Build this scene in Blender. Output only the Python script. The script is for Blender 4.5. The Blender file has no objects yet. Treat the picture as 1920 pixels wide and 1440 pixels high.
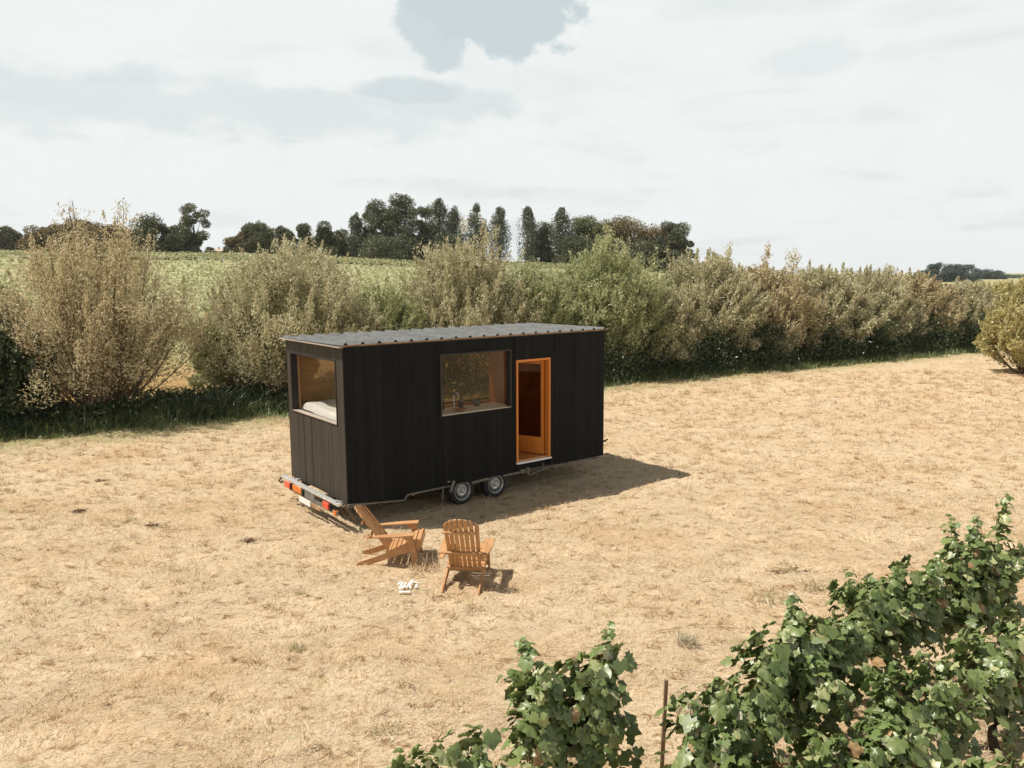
import bpy, math, random
import numpy as np
from mathutils import Vector, Matrix

# ---------------------------------------------------------------- camera, sky, sun, exposure
scene = bpy.context.scene
COL = scene.collection
PITCH, ROLL, CAM_H = 0.1373, 0.0052, 4.2708
cam_data = bpy.data.cameras.new("camera")
cam_data.sensor_width = 36.0
cam_data.lens = 1477.6 / 1920 * 36.0
cam_data.clip_start = 0.1
cam_data.clip_end = 9000.0
cam = bpy.data.objects.new("camera", cam_data)
COL.objects.link(cam)
cam.matrix_world = (Matrix.Translation((0, 0, CAM_H)) @ Matrix.Rotation(math.pi / 2 - PITCH, 4, 'X')
                    @ Matrix.Rotation(-ROLL, 4, 'Z'))
scene.camera = cam

SUN_AZ, SUN_EL = math.radians(-91.0), math.radians(60.0)      # azimuth from +Y towards +X
sun_dir = Vector((math.sin(SUN_AZ) * math.cos(SUN_EL), math.cos(SUN_AZ) * math.cos(SUN_EL), math.sin(SUN_EL)))
sd = bpy.data.lights.new("sun", 'SUN')
sd.energy = 5.0
sd.angle = math.radians(0.5)
sd.color = (1.0, 0.93, 0.84)
sun = bpy.data.objects.new("sun", sd)
COL.objects.link(sun)
sun.rotation_euler = sun_dir.to_track_quat('Z', 'Y').to_euler()

world = bpy.data.worlds.new("World")
scene.world = world
world.use_nodes = True


class NT:
    """small helper to write node graphs as expressions"""
    def __init__(self, tree):
        self.t = tree
        tree.nodes.clear()

    def n(self, kind, **kw):
        nd = self.t.nodes.new(kind)
        for k, v in kw.items():
            setattr(nd, k, v)
        return nd

    def put(self, sock, val):
        if isinstance(val, bpy.types.NodeSocket):
            self.t.links.new(val, sock)
        elif val is not None:
            if sock.type == 'RGBA' and hasattr(val, '__len__') and len(val) == 3:
                val = (*val, 1.0)
            sock.default_value = val

    def math(self, op, a, b=None, c=None, clamp=False):
        nd = self.n('ShaderNodeMath', operation=op, use_clamp=clamp)
        self.put(nd.inputs[0], a)
        if b is not None:
            self.put(nd.inputs[1], b)
        if c is not None:
            self.put(nd.inputs[2], c)
        return nd.outputs[0]

    def ramp(self, v, a, b, lo=0.0, hi=1.0, smooth=True):
        nd = self.n('ShaderNodeMapRange', interpolation_type='SMOOTHSTEP' if smooth else 'LINEAR')
        self.put(nd.inputs['Value'], v)
        nd.inputs['From Min'].default_value = a
        nd.inputs['From Max'].default_value = b
        nd.inputs['To Min'].default_value = lo
        nd.inputs['To Max'].default_value = hi
        return nd.outputs['Result']

    def mix(self, f, a, b, blend='MIX'):
        nd = self.n('ShaderNodeMix', data_type='RGBA', blend_type=blend)
        self.put(nd.inputs[0], f)
        self.put(nd.inputs[6], a)
        self.put(nd.inputs[7], b)
        return nd.outputs[2]

    def noise(self, vec, scale, detail=4.0, rough=0.55, dist=0.0):
        nd = self.n('ShaderNodeTexNoise')
        self.put(nd.inputs['Vector'], vec)
        nd.inputs['Scale'].default_value = scale
        nd.inputs['Detail'].default_value = detail
        nd.inputs['Roughness'].default_value = rough
        nd.inputs['Distortion'].default_value = dist
        return nd.outputs['Fac']

    def vmap(self, vec, scale=(1, 1, 1), rot=(0, 0, 0), loc=(0, 0, 0)):
        nd = self.n('ShaderNodeMapping')
        self.put(nd.inputs['Vector'], vec)
        nd.inputs['Scale'].default_value = scale
        nd.inputs['Rotation'].default_value = rot
        nd.inputs['Location'].default_value = loc
        return nd.outputs[0]


def build_world():
    w = NT(world.node_tree)
    sky = w.n('ShaderNodeTexSky', sky_type='NISHITA')
    sky.sun_disc = False
    sky.sun_elevation = SUN_EL
    sky.sun_rotation = SUN_AZ
    sky.air_density = 1.0
    sky.dust_density = 2.5
    bg = w.n('ShaderNodeBackground')
    w.put(bg.inputs['Color'], sky.outputs[0])
    bg.inputs['Strength'].default_value = 0.06
    tc = w.n('ShaderNodeTexCoord').outputs['Generated']
    sep = w.n('ShaderNodeSeparateXYZ')
    w.put(sep.inputs[0], tc)
    X, Y, Z = sep.outputs
    n1 = w.noise(w.vmap(tc, (1, 1, 1.9)), 9.0, 9.0, 0.62, 0.25)
    n2 = w.noise(w.vmap(tc, (1, 1, 3.0), loc=(3.1, 1.7, 0.4)), 2.2, 6.0, 0.55, 0.2)
    n3 = w.noise(w.vmap(tc, (1, 1, 5.0), loc=(7.3, 2.2, 5.4)), 4.0, 6.0, 0.6, 0.4)
    n4 = w.noise(w.vmap(tc, (1, 1, 1.2), loc=(1.3, .2, 2.4)), 17.0, 9.0, 0.62, 0.1)
    wob2 = w.math('MULTIPLY', w.math('SUBTRACT', n4, 0.5), 1.25)
    wob = w.math('MULTIPLY', w.math('SUBTRACT', n1, 0.5), 3.4)

    def blob(cx, cz, a, b, k, e0=.50, e1=1.30):
        dx = w.math('DIVIDE', w.math('SUBTRACT', X, cx), a)
        dz = w.math('DIVIDE', w.math('SUBTRACT', Z, cz), b)
        r = w.math('SQRT', w.math('ADD', w.math('MULTIPLY', dx, dx), w.math('MULTIPLY', dz, dz)))
        return w.math('MULTIPLY', w.ramp(w.math('ADD', r, wob2 if e0 > .6 else wob), e0, e1, 1.0, 0.0), k)
    gap = None
    for b in [(-0.015, 0.335, 0.115, 0.085, .95, .84, 1.02), (-0.085, 0.285, 0.045, 0.05, .85, .80, 1.04), (-0.115, 0.215, 0.07, 0.016, .7, .7, 1.2), (0.35, 0.235, 0.05, 0.016, .25, .5, 1.4), (-0.32, 0.190, 0.26, 0.030, .42),
              (-0.62, 0.165, 0.2, 0.025, .35), (0.24, 0.325, 0.06, 0.02, .8), (-0.10, 0.20, 0.10, 0.022, .45)]:
        g = blob(*b)
        gap = g if gap is None else w.math('MAXIMUM', gap, g)
    thin = w.ramp(n2, 0.56, 0.72, 0.0, 0.35)
    gap = w.math('MAXIMUM', gap, thin)
    gap = w.math('MULTIPLY', gap, 0.85)
    # bodies of the clouds: grey bases and bright tops
    streak = w.ramp(n3, 0.50, 0.70, 0.0, 1.0)
    low = w.ramp(Z, 0.02, 0.24, 1.0, 0.45)
    shade = w.math('MULTIPLY', streak, low)
    cloud = w.mix(shade, (0.765, 0.80, 0.79, 1), (0.61, 0.655, 0.655, 1))
    fine = w.ramp(n1, 0.35, 0.65, 0.0, 1.0)
    cloud = w.mix(w.math('MULTIPLY', fine, 0.55), cloud, (0.805, 0.825, 0.805, 1))
    # thin veil over the gaps so that they stay pale
    veil = w.n('ShaderNodeBackground')
    w.put(veil.inputs['Color'], (0.60, 0.70, 0.73, 1))
    veil.inputs['Strength'].default_value = 0.93
    skyv = w.n('ShaderNodeMixShader')
    skyv.inputs[0].default_value = 0.80
    w.put(skyv.inputs[1], bg.outputs[0])
    w.put(skyv.inputs[2], veil.outputs[0])
    cb = w.n('ShaderNodeBackground')
    w.put(cb.inputs['Color'], cloud)
    cb.inputs['Strength'].default_value = 1.0
    m = w.n('ShaderNodeMixShader')
    w.put(m.inputs[0], gap)
    w.put(m.inputs[1], cb.outputs[0])
    w.put(m.inputs[2], skyv.outputs[0])
    # less cloud light from straight above: unseen zenith dimmed to deepen the shadows
    zen = w.n('ShaderNodeMixShader')
    w.put(zen.inputs[0], w.ramp(Z, 0.36, 0.58, 0.0, 0.93))
    w.put(zen.inputs[1], m.outputs[0])
    soft = w.n('ShaderNodeBackground')
    w.put(soft.inputs['Color'], (0.80, 0.79, 0.76, 1))
    soft.inputs['Strength'].default_value = 0.22
    zt = w.n('ShaderNodeMixShader')
    zt.inputs[0].default_value = .55
    w.put(zt.inputs[1], bg.outputs[0])
    w.put(zt.inputs[2], soft.outputs[0])
    w.put(zen.inputs[2], zt.outputs[0])
    out = w.n('ShaderNodeOutputWorld')
    w.put(out.inputs[0], zen.outputs[0])


build_world()
scene.view_settings.view_transform = 'Standard'
scene.view_settings.look = 'None'
scene.view_settings.exposure = 0.17
scene.view_settings.gamma = 1.0
scene.render.engine = 'CYCLES'
scene.cycles.max_bounces = 8
scene.cycles.diffuse_bounces = 5
scene.cycles.glossy_bounces = 3
scene.cycles.transmission_bounces = 6
scene.cycles.transparent_max_bounces = 12
scene.cycles.use_denoising = True
scene.cycles.caustics_reflective = False
scene.cycles.caustics_refractive = False

rng = np.random.default_rng(11)
random.seed(7)


# ---------------------------------------------------------------- helpers
def tag(o, label=None, cat=None, group=None, kind=None):
    if label: o['label'] = label
    if cat: o['category'] = cat
    if group: o['group'] = group
    if kind: o['kind'] = kind
    return o


def empty(name, loc, rz=0.0, label=None, cat=None, group=None):
    o = bpy.data.objects.new(name, None)
    o.empty_display_size = 0.2
    o.location = loc
    o.rotation_euler = (0, 0, rz)
    COL.objects.link(o)
    return tag(o, label, cat, group)


def mesh_obj(name, verts, faces, mat, parent=None, smooth=False):
    """faces: int array (m,k) or a list of such arrays; fast path through foreach_set"""
    verts = np.asarray(verts, dtype=np.float32).reshape(-1, 3)
    if not isinstance(faces, (list, tuple)):
        faces = [faces]
    loops = np.concatenate([np.asarray(f, dtype=np.int32).ravel() for f in faces])
    sizes = np.concatenate([np.full(len(f), np.asarray(f).shape[1], dtype=np.int32) for f in faces])
    starts = np.zeros(len(sizes), dtype=np.int32)
    starts[1:] = np.cumsum(sizes)[:-1]
    me = bpy.data.meshes.new(name)
    me.vertices.add(len(verts))
    me.vertices.foreach_set('co', verts.ravel())
    me.loops.add(len(loops))
    me.loops.foreach_set('vertex_index', loops)
    me.polygons.add(len(sizes))
    me.polygons.foreach_set('loop_start', starts)
    me.polygons.foreach_set('loop_total', sizes)
    if smooth:
        me.polygons.foreach_set('use_smooth', np.ones(len(sizes), dtype=bool))
    me.update(calc_edges=True)
    me.materials.append(mat)
    o = bpy.data.objects.new(name, me)
    COL.objects.link(o)
    if parent is not None:
        o.parent = parent
    return o


class MB:
    """collects boxes, prisms and tubes as ONE mesh"""
    def __init__(self):
        self.v, self.f = [], []

    def box(self, a, b, M=None):
        x0, y0, z0 = a
        x1, y1, z1 = b
        c = [(x0, y0, z0), (x1, y0, z0), (x1, y1, z0), (x0, y1, z0), (x0, y0, z1), (x1, y0, z1), (x1, y1, z1), (x0, y1, z1)]
        if M is not None:
            c = [tuple(M @ Vector(p)) for p in c]
        n = len(self.v)
        self.v += c
        self.f += [tuple(n + i for i in q) for q in
                   [(0, 3, 2, 1), (4, 5, 6, 7), (0, 1, 5, 4), (1, 2, 6, 5), (2, 3, 7, 6), (3, 0, 4, 7)]]
        return self

    def bar(self, p, q, w, t, up=(0, 0, 1)):
        """board from p to q, w across, t along 'up'"""
        p, q = Vector(p), Vector(q)
        d = (q - p)
        L = d.length
        d.normalize()
        s = d.cross(Vector(up)).normalized()
        u = s.cross(d).normalized()
        M = Matrix(((d.x, s.x, u.x, p.x), (d.y, s.y, u.y, p.y), (d.z, s.z, u.z, p.z), (0, 0, 0, 1)))
        return self.box((0, -w / 2, -t / 2), (L, w / 2, t / 2), M)

    def prism(self, poly, axis_vec, M=None):
        """poly: list of 3D points, extruded by axis_vec"""
        a = Vector(axis_vec)
        pts = [Vector(p) for p in poly]
        c = pts + [p + a for p in pts]
        if M is not None:
            c = [M @ p for p in c]
        n, k = len(self.v), len(pts)
        self.v += [tuple(p) for p in c]
        self.f.append(tuple(n + i for i in reversed(range(k))))
        self.f.append(tuple(n + k + i for i in range(k)))
        for i in range(k):
            j = (i + 1) % k
            self.f.append((n + i, n + j, n + k + j, n + k + i))
        return self

    def lathe(self, prof, seg=40, M=None, closed=False):
        """prof: (r, y) pairs, revolved about local Y"""
        n = len(self.v)
        for r, y in prof:
            for i in range(seg):
                a = 2 * math.pi * i / seg
                p = Vector((r * math.cos(a), y, r * math.sin(a)))
                if M is not None:
                    p = M @ p
                self.v.append(tuple(p))
        k = len(prof)
        for j in range(k if closed else k - 1):
            j2 = (j + 1) % k
            for i in range(seg):
                i2 = (i + 1) % seg
                self.f.append((n + j * seg + i, n + j * seg + i2, n + j2 * seg + i2, n + j2 * seg + i))
        return self

    def tube(self, pts, r, seg=8):
        pts = [Vector(p) for p in pts]
        rs = r if hasattr(r, '__len__') else [r] * len(pts)
        n = len(self.v)
        for i, p in enumerate(pts):
            d = (pts[min(i + 1, len(pts) - 1)] - pts[max(i - 1, 0)]).normalized()
            ref = Vector((0, 0, 1)) if abs(d.z) < 0.9 else Vector((1, 0, 0))
            s = d.cross(ref).normalized()
            u = s.cross(d)
            for k in range(seg):
                a = 2 * math.pi * k / seg
                self.v.append(tuple(p + (s * math.cos(a) + u * math.sin(a)) * rs[i]))
        for i in range(len(pts) - 1):
            for k in range(seg):
                k2 = (k + 1) % seg
                self.f.append((n + i * seg + k, n + i * seg + k2, n + (i + 1) * seg + k2, n + (i + 1) * seg + k))
        self.f.append(tuple(n + k for k in reversed(range(seg))))
        self.f.append(tuple(n + (len(pts) - 1) * seg + k for k in range(seg)))
        return self

    def build(self, name, mat, parent=None, smooth=False, bevel=0.0):
        me = bpy.data.meshes.new(name)
        me.from_pydata(self.v, [], self.f)
        me.update()
        if smooth:
            me.polygons.foreach_set('use_smooth', np.ones(len(me.polygons), dtype=bool))
        me.materials.append(mat)
        o = bpy.data.objects.new(name, me)
        COL.objects.link(o)
        if parent is not None:
            o.parent = parent
        if bevel:
            m = o.modifiers.new('bevel', 'BEVEL')
            m.width = bevel
            m.segments = 2
            m.limit_method = 'ANGLE'
        return o


def unit(v):
    return v / np.maximum(np.linalg.norm(v, axis=-1, keepdims=True), 1e-9)


def leaf_diamonds(P, D, ln, wd, spread=1.0):
    """diamond leaves at P along D with random roll"""
    n = len(P)
    D = unit(D)
    R = unit(rng.normal(size=(n, 3)))
    S = unit(np.cross(D, R))
    ln = np.broadcast_to(ln, (n,))[:, None]
    wd = np.broadcast_to(wd, (n,))[:, None]
    N = np.cross(D, S)
    a = P - D * ln * .5
    b = P + S * wd * .5 + N * wd * .12
    c = P + D * ln * .5 - N * ln * .10
    d = P - S * wd * .5 + N * wd * .12
    V = np.stack([a, b, c, d], 1).reshape(-1, 3)
    F = np.arange(4 * n).reshape(n, 4)
    return V, F


def tubes_np(polys, radii, sides=4):
    """polys (N,K,3), radii (N,K)"""
    polys = np.asarray(polys, dtype=float)
    N, K, _ = polys.shape
    T = np.empty_like(polys)
    T[:, 1:-1] = polys[:, 2:] - polys[:, :-2]
    T[:, 0] = polys[:, 1] - polys[:, 0]
    T[:, -1] = polys[:, -1] - polys[:, -2]
    T = unit(T)
    ref = np.where(np.abs(T[..., 2:3]) < .95, np.array([0, 0, 1.]), np.array([1., 0, 0]))
    S = unit(np.cross(T, ref))
    U = np.cross(S, T)
    ang = np.arange(sides) * 2 * np.pi / sides
    ring = (S[:, :, None, :] * np.cos(ang)[None, None, :, None] + U[:, :, None, :] * np.sin(ang)[None, None, :, None])
    V = polys[:, :, None, :] + ring * radii[:, :, None, None]
    idx = np.arange(N * K * sides).reshape(N, K, sides)
    a = idx[:, :-1, :]
    b = np.roll(a, -1, axis=2)
    c = np.roll(idx[:, 1:, :], -1, axis=2)
    d = idx[:, 1:, :]
    F = np.stack([a, b, c, d], -1).reshape(-1, 4)
    return V.reshape(-1, 3), F


def merge(parts):
    V, F, n = [], [], 0
    for v, f in parts:
        V.append(v)
        F.append(f + n)
        n += len(v)
    return np.concatenate(V), np.concatenate(F)


_lat = rng.random((256, 256))


def vnoise(x, y):
    xi, yi = np.floor(x).astype(int), np.floor(y).astype(int)
    fx, fy = x - xi, y - yi
    fx, fy = fx * fx * (3 - 2 * fx), fy * fy * (3 - 2 * fy)
    g = lambda i, j: _lat[i & 255, j & 255]
    return ((g(xi, yi) * (1 - fx) + g(xi + 1, yi) * fx) * (1 - fy) + (g(xi, yi + 1) * (1 - fx) + g(xi + 1, yi + 1) * fx) * fy)


def fbm(x, y, octs=4, gain=.5):
    s, a, t = 0, 1, 0
    for k in range(octs):
        s = s + a * vnoise(x * 2 ** k + 17.3 * k, y * 2 ** k + 9.1 * k)
        t += a
        a *= gain
    return s / t


def smooth(t):
    t = np.clip(t, 0, 1)
    return t * t * (3 - 2 * t)


HED_P, HED_N, HED_T = np.array([-13.4, 20.2]), np.array([-.511, .859]), np.array([.859, .511])


def hedge_dist(x, y):
    """metres behind the front line of the hedge"""
    s = (x - HED_P[0]) * HED_T[0] + (y - HED_P[1]) * HED_T[1]
    bow = .55 * np.sin(s * .11 + .4) - 1.3 * np.exp(-((s - 9) / 6.0) ** 2) * 0
    return (x - HED_P[0]) * HED_N[0] + (y - HED_P[1]) * HED_N[1] + bow * .3


def terrain(x, y):
    x, y = np.asarray(x, float), np.asarray(y, float)
    d = hedge_dist(x, y)
    az = np.arctan2(x, np.maximum(y, 1e-3))
    H = 5.95 + 1.35 * smooth((-.05 - az) / .3)
    H = H * (1 - smooth((az - .17) / .17))
    H = H + 7.0 * smooth((-.50 - az) / .14) * smooth((np.hypot(x, y) - 150) / 90)
    z = H * smooth((d - 10) / 125)
    z = z + .02 * (fbm(x * .8, y * .8, 3) - .5) * 2 * (d < 6)
    return z


def micro(x, y):
    """lumpy mown straw, a few centimetres high"""
    w = fbm(x * .9 + 5, y * .9, 2) * 5
    u, v = x * .93 + y * .36, -x * .36 + y * .93
    a = fbm(u * 1.7 + w, v * 4.6 + w * .5, 5, .6)
    return (a - .5) * .115


# ---------------------------------------------------------------- materials
def new_mat(name):
    m = bpy.data.materials.new(name)
    m.use_nodes = True
    return m, NT(m.node_tree)


def principled(name, color, rough=.6, metal=0.0, spec=.5, noise_scale=None, color2=None, stretch=(1, 1, 1), bump=0.0, coat=0.0, lo=.35, hi=.65):
    m, t = new_mat(name)
    b = t.n('ShaderNodeBsdfPrincipled')
    b.inputs['Roughness'].default_value = rough
    b.inputs['Metallic'].default_value = metal
    b.inputs['Specular IOR Level'].default_value = spec
    b.inputs['Coat Weight'].default_value = coat
    if noise_scale:
        tc = t.n('ShaderNodeTexCoord').outputs['Object']
        f = t.noise(t.vmap(tc, stretch), noise_scale, 5, .6)
        t.put(b.inputs['Base Color'], t.mix(t.ramp(f, lo, hi), color, color2 or color))
        if bump:
            bp = t.n('ShaderNodeBump')
            bp.inputs['Strength'].default_value = bump
            bp.inputs['Distance'].default_value = .01
            t.put(bp.inputs['Height'], f)
            t.put(b.inputs['Normal'], bp.outputs[0])
    else:
        t.put(b.inputs['Base Color'], color)
    o = t.n('ShaderNodeOutputMaterial')
    t.put(o.inputs[0], b.outputs[0])
    return m


def leaf_mat(name, c1, c2, c3, trans=.3, gloss=.06, rough=.45, big=.6):
    """per-leaf colour between c1, c2 and, rarely, c3"""
    m, t = new_mat(name)
    g = t.n('ShaderNodeNewGeometry')
    r = g.outputs['Random Per Island']
    tc = t.n('ShaderNodeTexCoord').outputs['Object']
    nz = t.noise(tc, big, 3, .5)
    f = t.math('ADD', t.math('MULTIPLY', r, .65), t.math('MULTIPLY', t.math('SUBTRACT', nz, .5), 1.4))
    f = t.math('ADD', f, .15, clamp=True)
    c = t.mix(f, c1, c2)
    odd = t.ramp(t.math('FRACT', t.math('MULTIPLY', r, 7.31)), .84, .9)
    c = t.mix(odd, c, c3)
    d = t.n('ShaderNodeBsdfDiffuse')
    t.put(d.inputs[0], c)
    tr = t.n('ShaderNodeBsdfTranslucent')
    t.put(tr.inputs[0], c)
    m1 = t.n('ShaderNodeMixShader')
    m1.inputs[0].default_value = trans
    t.put(m1.inputs[1], d.outputs[0])
    t.put(m1.inputs[2], tr.outputs[0])
    gl = t.n('ShaderNodeBsdfGlossy')
    gl.inputs['Roughness'].default_value = rough
    t.put(gl.inputs[0], (.95, .95, .92, 1))
    m2 = t.n('ShaderNodeMixShader')
    m2.inputs[0].default_value = gloss
    t.put(m2.inputs[1], m1.outputs[0])
    t.put(m2.inputs[2], gl.outputs[0])
    o = t.n('ShaderNodeOutputMaterial')
    t.put(o.inputs[0], m2.outputs[0])
    return m


def wood_mat(name, dark, light, rough=.5, grain=22.0, axis=0, spec=.4):
    m, t = new_mat(name)
    tc = t.n('ShaderNodeTexCoord').outputs['Object']
    st = [grain, grain, grain]
    st[axis] = grain * .07
    f = t.noise(t.vmap(tc, st), 1.0, 5, .65, .6)
    isl = t.n('ShaderNodeNewGeometry').outputs['Random Per Island']
    k = t.math('ADD', t.ramp(f, .3, .7, 0, .75), t.math('MULTIPLY', isl, .35), clamp=True)
    b = t.n('ShaderNodeBsdfPrincipled')
    t.put(b.inputs['Base Color'], t.mix(k, dark, light))
    b.inputs['Roughness'].default_value = rough
    b.inputs['Specular IOR Level'].default_value = spec
    bp = t.n('ShaderNodeBump')
    bp.inputs['Strength'].default_value = .25
    bp.inputs['Distance'].default_value = .004
    t.put(bp.inputs['Height'], f)
    t.put(b.inputs['Normal'], bp.outputs[0])
    o = t.n('ShaderNodeOutputMaterial')
    t.put(o.inputs[0], b.outputs[0])
    return m


def glass_mat(name, tint=(.9, .9, .88), refl=1.0):
    m, t = new_mat(name)
    tr = t.n('ShaderNodeBsdfTransparent')
    t.put(tr.inputs[0], tint)
    gl = t.n('ShaderNodeBsdfGlossy')
    gl.inputs['Roughness'].default_value = .01
    fr = t.n('ShaderNodeFresnel')
    fr.inputs['IOR'].default_value = 1.55
    mx = t.n('ShaderNodeMixShader')
    t.put(mx.inputs[0], t.math('MULTIPLY', fr.outputs[0], refl, clamp=True))
    t.put(mx.inputs[1], tr.outputs[0])
    t.put(mx.inputs[2], gl.outputs[0])
    o = t.n('ShaderNodeOutputMaterial')
    t.put(o.inputs[0], mx.outputs[0])
    return m


def build_ground_mat():
    m, t = new_mat('dry_meadow_ground')
    P = t.n('ShaderNodeNewGeometry').outputs['Position']
    sep = t.n('ShaderNodeSeparateXYZ')
    t.put(sep.inputs[0], P)
    X, Y, Z = sep.outputs
    warp = t.n('ShaderNodeVectorMath', operation='MULTIPLY_ADD')
    nz = t.n('ShaderNodeTexNoise')
    t.put(nz.inputs['Vector'], P)
    nz.inputs['Scale'].default_value = .7
    t.put(warp.inputs[0], nz.outputs['Color'])
    warp.inputs[1].default_value = (1.6, 1.6, 0)
    t.put(warp.inputs[2], P)
    W = warp.outputs[0]
    streak = t.noise(t.vmap(W, (9, 30, 1), (0, 0, -.35)), 1.0, 6, .7)
    fibre = t.noise(t.vmap(W, (40, 130, 1), (0, 0, .5)), 1.0, 4, .7)
    spots, patch, patch2 = ground_noises(t, P)
    c = t.mix(t.ramp(streak, .32, .68), (.45, .32, .18, 1), (.64, .52, .36, 1))
    c = t.mix(t.ramp(fibre, .35, .65, 0, .55), c, (.70, .59, .43, 1))
    c = t.mix(t.ramp(patch, .45, .68, 0, .5), c, (.50, .34, .18, 1))
    c = t.mix(t.ramp(patch2, .58, .74, 0, .5), c, (.34, .33, .14, 1))
    c = t.mix(t.ramp(spots, .545, .68, 0, .85), c, (.22, .115, .045, 1))
    # distance behind the hedge front: green verge, then soil and vines
    dist = t.math('ADD', t.math('MULTIPLY', t.math('ADD', X, 13.4), -.511), t.math('MULTIPLY', t.math('SUBTRACT', Y, 20.2), .859))
    edge = t.math('ADD', dist, t.math('MULTIPLY', t.math('SUBTRACT', patch2, .5), 3.0))
    green = t.mix(fibre, (.12, .16, .05, 1), (.30, .32, .13, 1))
    c = t.mix(t.ramp(edge, -2.6, .3, 0, .75), c, green)
    soil = t.mix(t.ramp(streak, .4, .6), (.30, .17, .08, 1), (.45, .34, .16, 1))
    c = t.mix(t.ramp(dist, 2.6, 4.2), c, soil)
    far = t.mix(t.ramp(patch, .4, .6), (.29, .29, .15, 1), (.42, .40, .23, 1))
    c = t.mix(t.ramp(dist, 9, 26), c, far)
    b = t.n('ShaderNodeBsdfDiffuse')
    t.put(b.inputs[0], c)
    bp = t.n('ShaderNodeBump')
    bp.inputs['Strength'].default_value = .8
    bp.inputs['Distance'].default_value = .018
    t.put(bp.inputs['Height'], t.math('ADD', streak, fibre))
    t.put(b.inputs['Normal'], bp.outputs[0])
    o = t.n('ShaderNodeOutputMaterial')
    t.put(o.inputs[0], b.outputs[0])
    return m


def build_char_mat(name, ca, cb, cc, spec):
    """charred timber boards: nearly black with a dry brown sheen along the grain"""
    m, t = new_mat(name)
    tc = t.n('ShaderNodeTexCoord').outputs['Object']
    g = t.noise(t.vmap(tc, (42, 42, 2.2)), 1.0, 6, .7, .8)
    wear = t.noise(t.vmap(tc, (5, 5, .8)), 1.0, 4, .6)
    isl = t.n('ShaderNodeNewGeometry').outputs['Random Per Island']
    k = t.math('ADD', t.math('MULTIPLY', isl, .45), t.ramp(g, .35, .7, 0, .6), clamp=True)
    c = t.mix(k, ca, cb)
    c = t.mix(t.ramp(wear, .56, .76, 0, .4), c, cc)
    b = t.n('ShaderNodeBsdfPrincipled')
    t.put(b.inputs['Base Color'], c)
    b.inputs['Specular IOR Level'].default_value = spec
    b.inputs['Roughness'].default_value = .62
    bp = t.n('ShaderNodeBump')
    bp.inputs['Strength'].default_value = .5
    bp.inputs['Distance'].default_value = .004
    t.put(bp.inputs['Height'], g)
    t.put(b.inputs['Normal'], bp.outputs[0])
    o = t.n('ShaderNodeOutputMaterial')
    t.put(o.inputs[0], b.outputs[0])
    return m


def build_straw_mat():
    m, t = new_mat('straw')
    P = t.n('ShaderNodeNewGeometry')
    r = P.outputs['Random Per Island']
    pos = P.outputs['Position']
    spots, patch, patch2 = ground_noises(t, pos)
    c = t.mix(r, (.745, .625, .445, 1), (.565, .435, .27, 1))
    c = t.mix(t.ramp(t.math('FRACT', t.math('MULTIPLY', r, 9.7)), .80, .88), c, (.44, .27, .12, 1))
    c = t.mix(t.ramp(patch, .45, .68, 0, .45), c, (.52, .36, .20, 1))
    c = t.mix(t.ramp(patch2, .56, .72, 0, .45), c, (.42, .39, .20, 1))
    c = t.mix(t.ramp(spots, .55, .69, 0, .8), c, (.36, .20, .085, 1))
    d = t.n('ShaderNodeBsdfDiffuse')
    t.put(d.inputs[0], c)
    tr = t.n('ShaderNodeBsdfTranslucent')
    t.put(tr.inputs[0], c)
    mx = t.n('ShaderNodeMixShader')
    mx.inputs[0].default_value = .18
    t.put(mx.inputs[1], d.outputs[0])
    t.put(mx.inputs[2], tr.outputs[0])
    o = t.n('ShaderNodeOutputMaterial')
    t.put(o.inputs[0], mx.outputs[0])
    return m


def ground_noises(t, P):
    spots = t.noise(t.vmap(P, (1, 1.5, 1)), 3.4, 6, .68, .5)
    patch = t.noise(P, .45, 5, .6)
    patch2 = t.noise(t.vmap(P, (1, 1.5, 1), loc=(4, 9, 0)), 1.7, 5, .65)
    return spots, patch, patch2


M = {}
M['ground'] = build_ground_mat()
M['straw'] = build_straw_mat()
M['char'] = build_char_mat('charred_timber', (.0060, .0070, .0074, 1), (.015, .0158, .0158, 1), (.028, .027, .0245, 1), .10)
M['char_sunlit'] = build_char_mat('sunlit_charred_timber', (.034, .029, .023, 1), (.066, .056, .044, 1), (.095, .081, .063, 1), .2)  # lighter copy of the char for the end wall, sunlight put into its colour
M['straw_plain'] = leaf_mat('straw', (.74, .63, .47, 1), (.60, .46, .29, 1), (.42, .25, .11, 1), .15, .04, .5, 1.3)
M['verge'] = leaf_mat('verge_grass', (.10, .155, .045, 1), (.24, .28, .10, 1), (.42, .39, .22, 1), .3, .05)
M['reed'] = leaf_mat('reed', (.035, .075, .03, 1), (.08, .12, .045, 1), (.26, .26, .13, 1), .3, .08)
M['willow'] = leaf_mat('willow_leaf', (.44, .41, .235, 1), (.77, .71, .49, 1), (.24, .26, .09, 1), .34, .03)
M['willow_b'] = leaf_mat('willow_leaf_brown', (.47, .395, .22, 1), (.76, .66, .43, 1), (.25, .22, .10, 1), .34, .03)
M['willow_g'] = leaf_mat('willow_leaf_green', (.34, .37, .17, 1), (.66, .66, .38, 1), (.15, .20, .06, 1), .34, .03)
M['willow_y'] = leaf_mat('willow_leaf_yellow', (.48, .43, .18, 1), (.72, .64, .33, 1), (.26, .22, .09, 1), .34, .03)
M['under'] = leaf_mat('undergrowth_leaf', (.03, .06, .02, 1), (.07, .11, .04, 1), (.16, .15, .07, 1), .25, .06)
M['vinefar'] = leaf_mat('vineyard_leaf', (.28, .30, .15, 1), (.50, .50, .28, 1), (.58, .55, .36, 1), .3, .02, .5, .2)
M['dark'] = leaf_mat('dark_leaf', (.06, .08, .038, 1), (.14, .155, .075, 1), (.25, .235, .13, 1), .2, .05, .5, .35)
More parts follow.
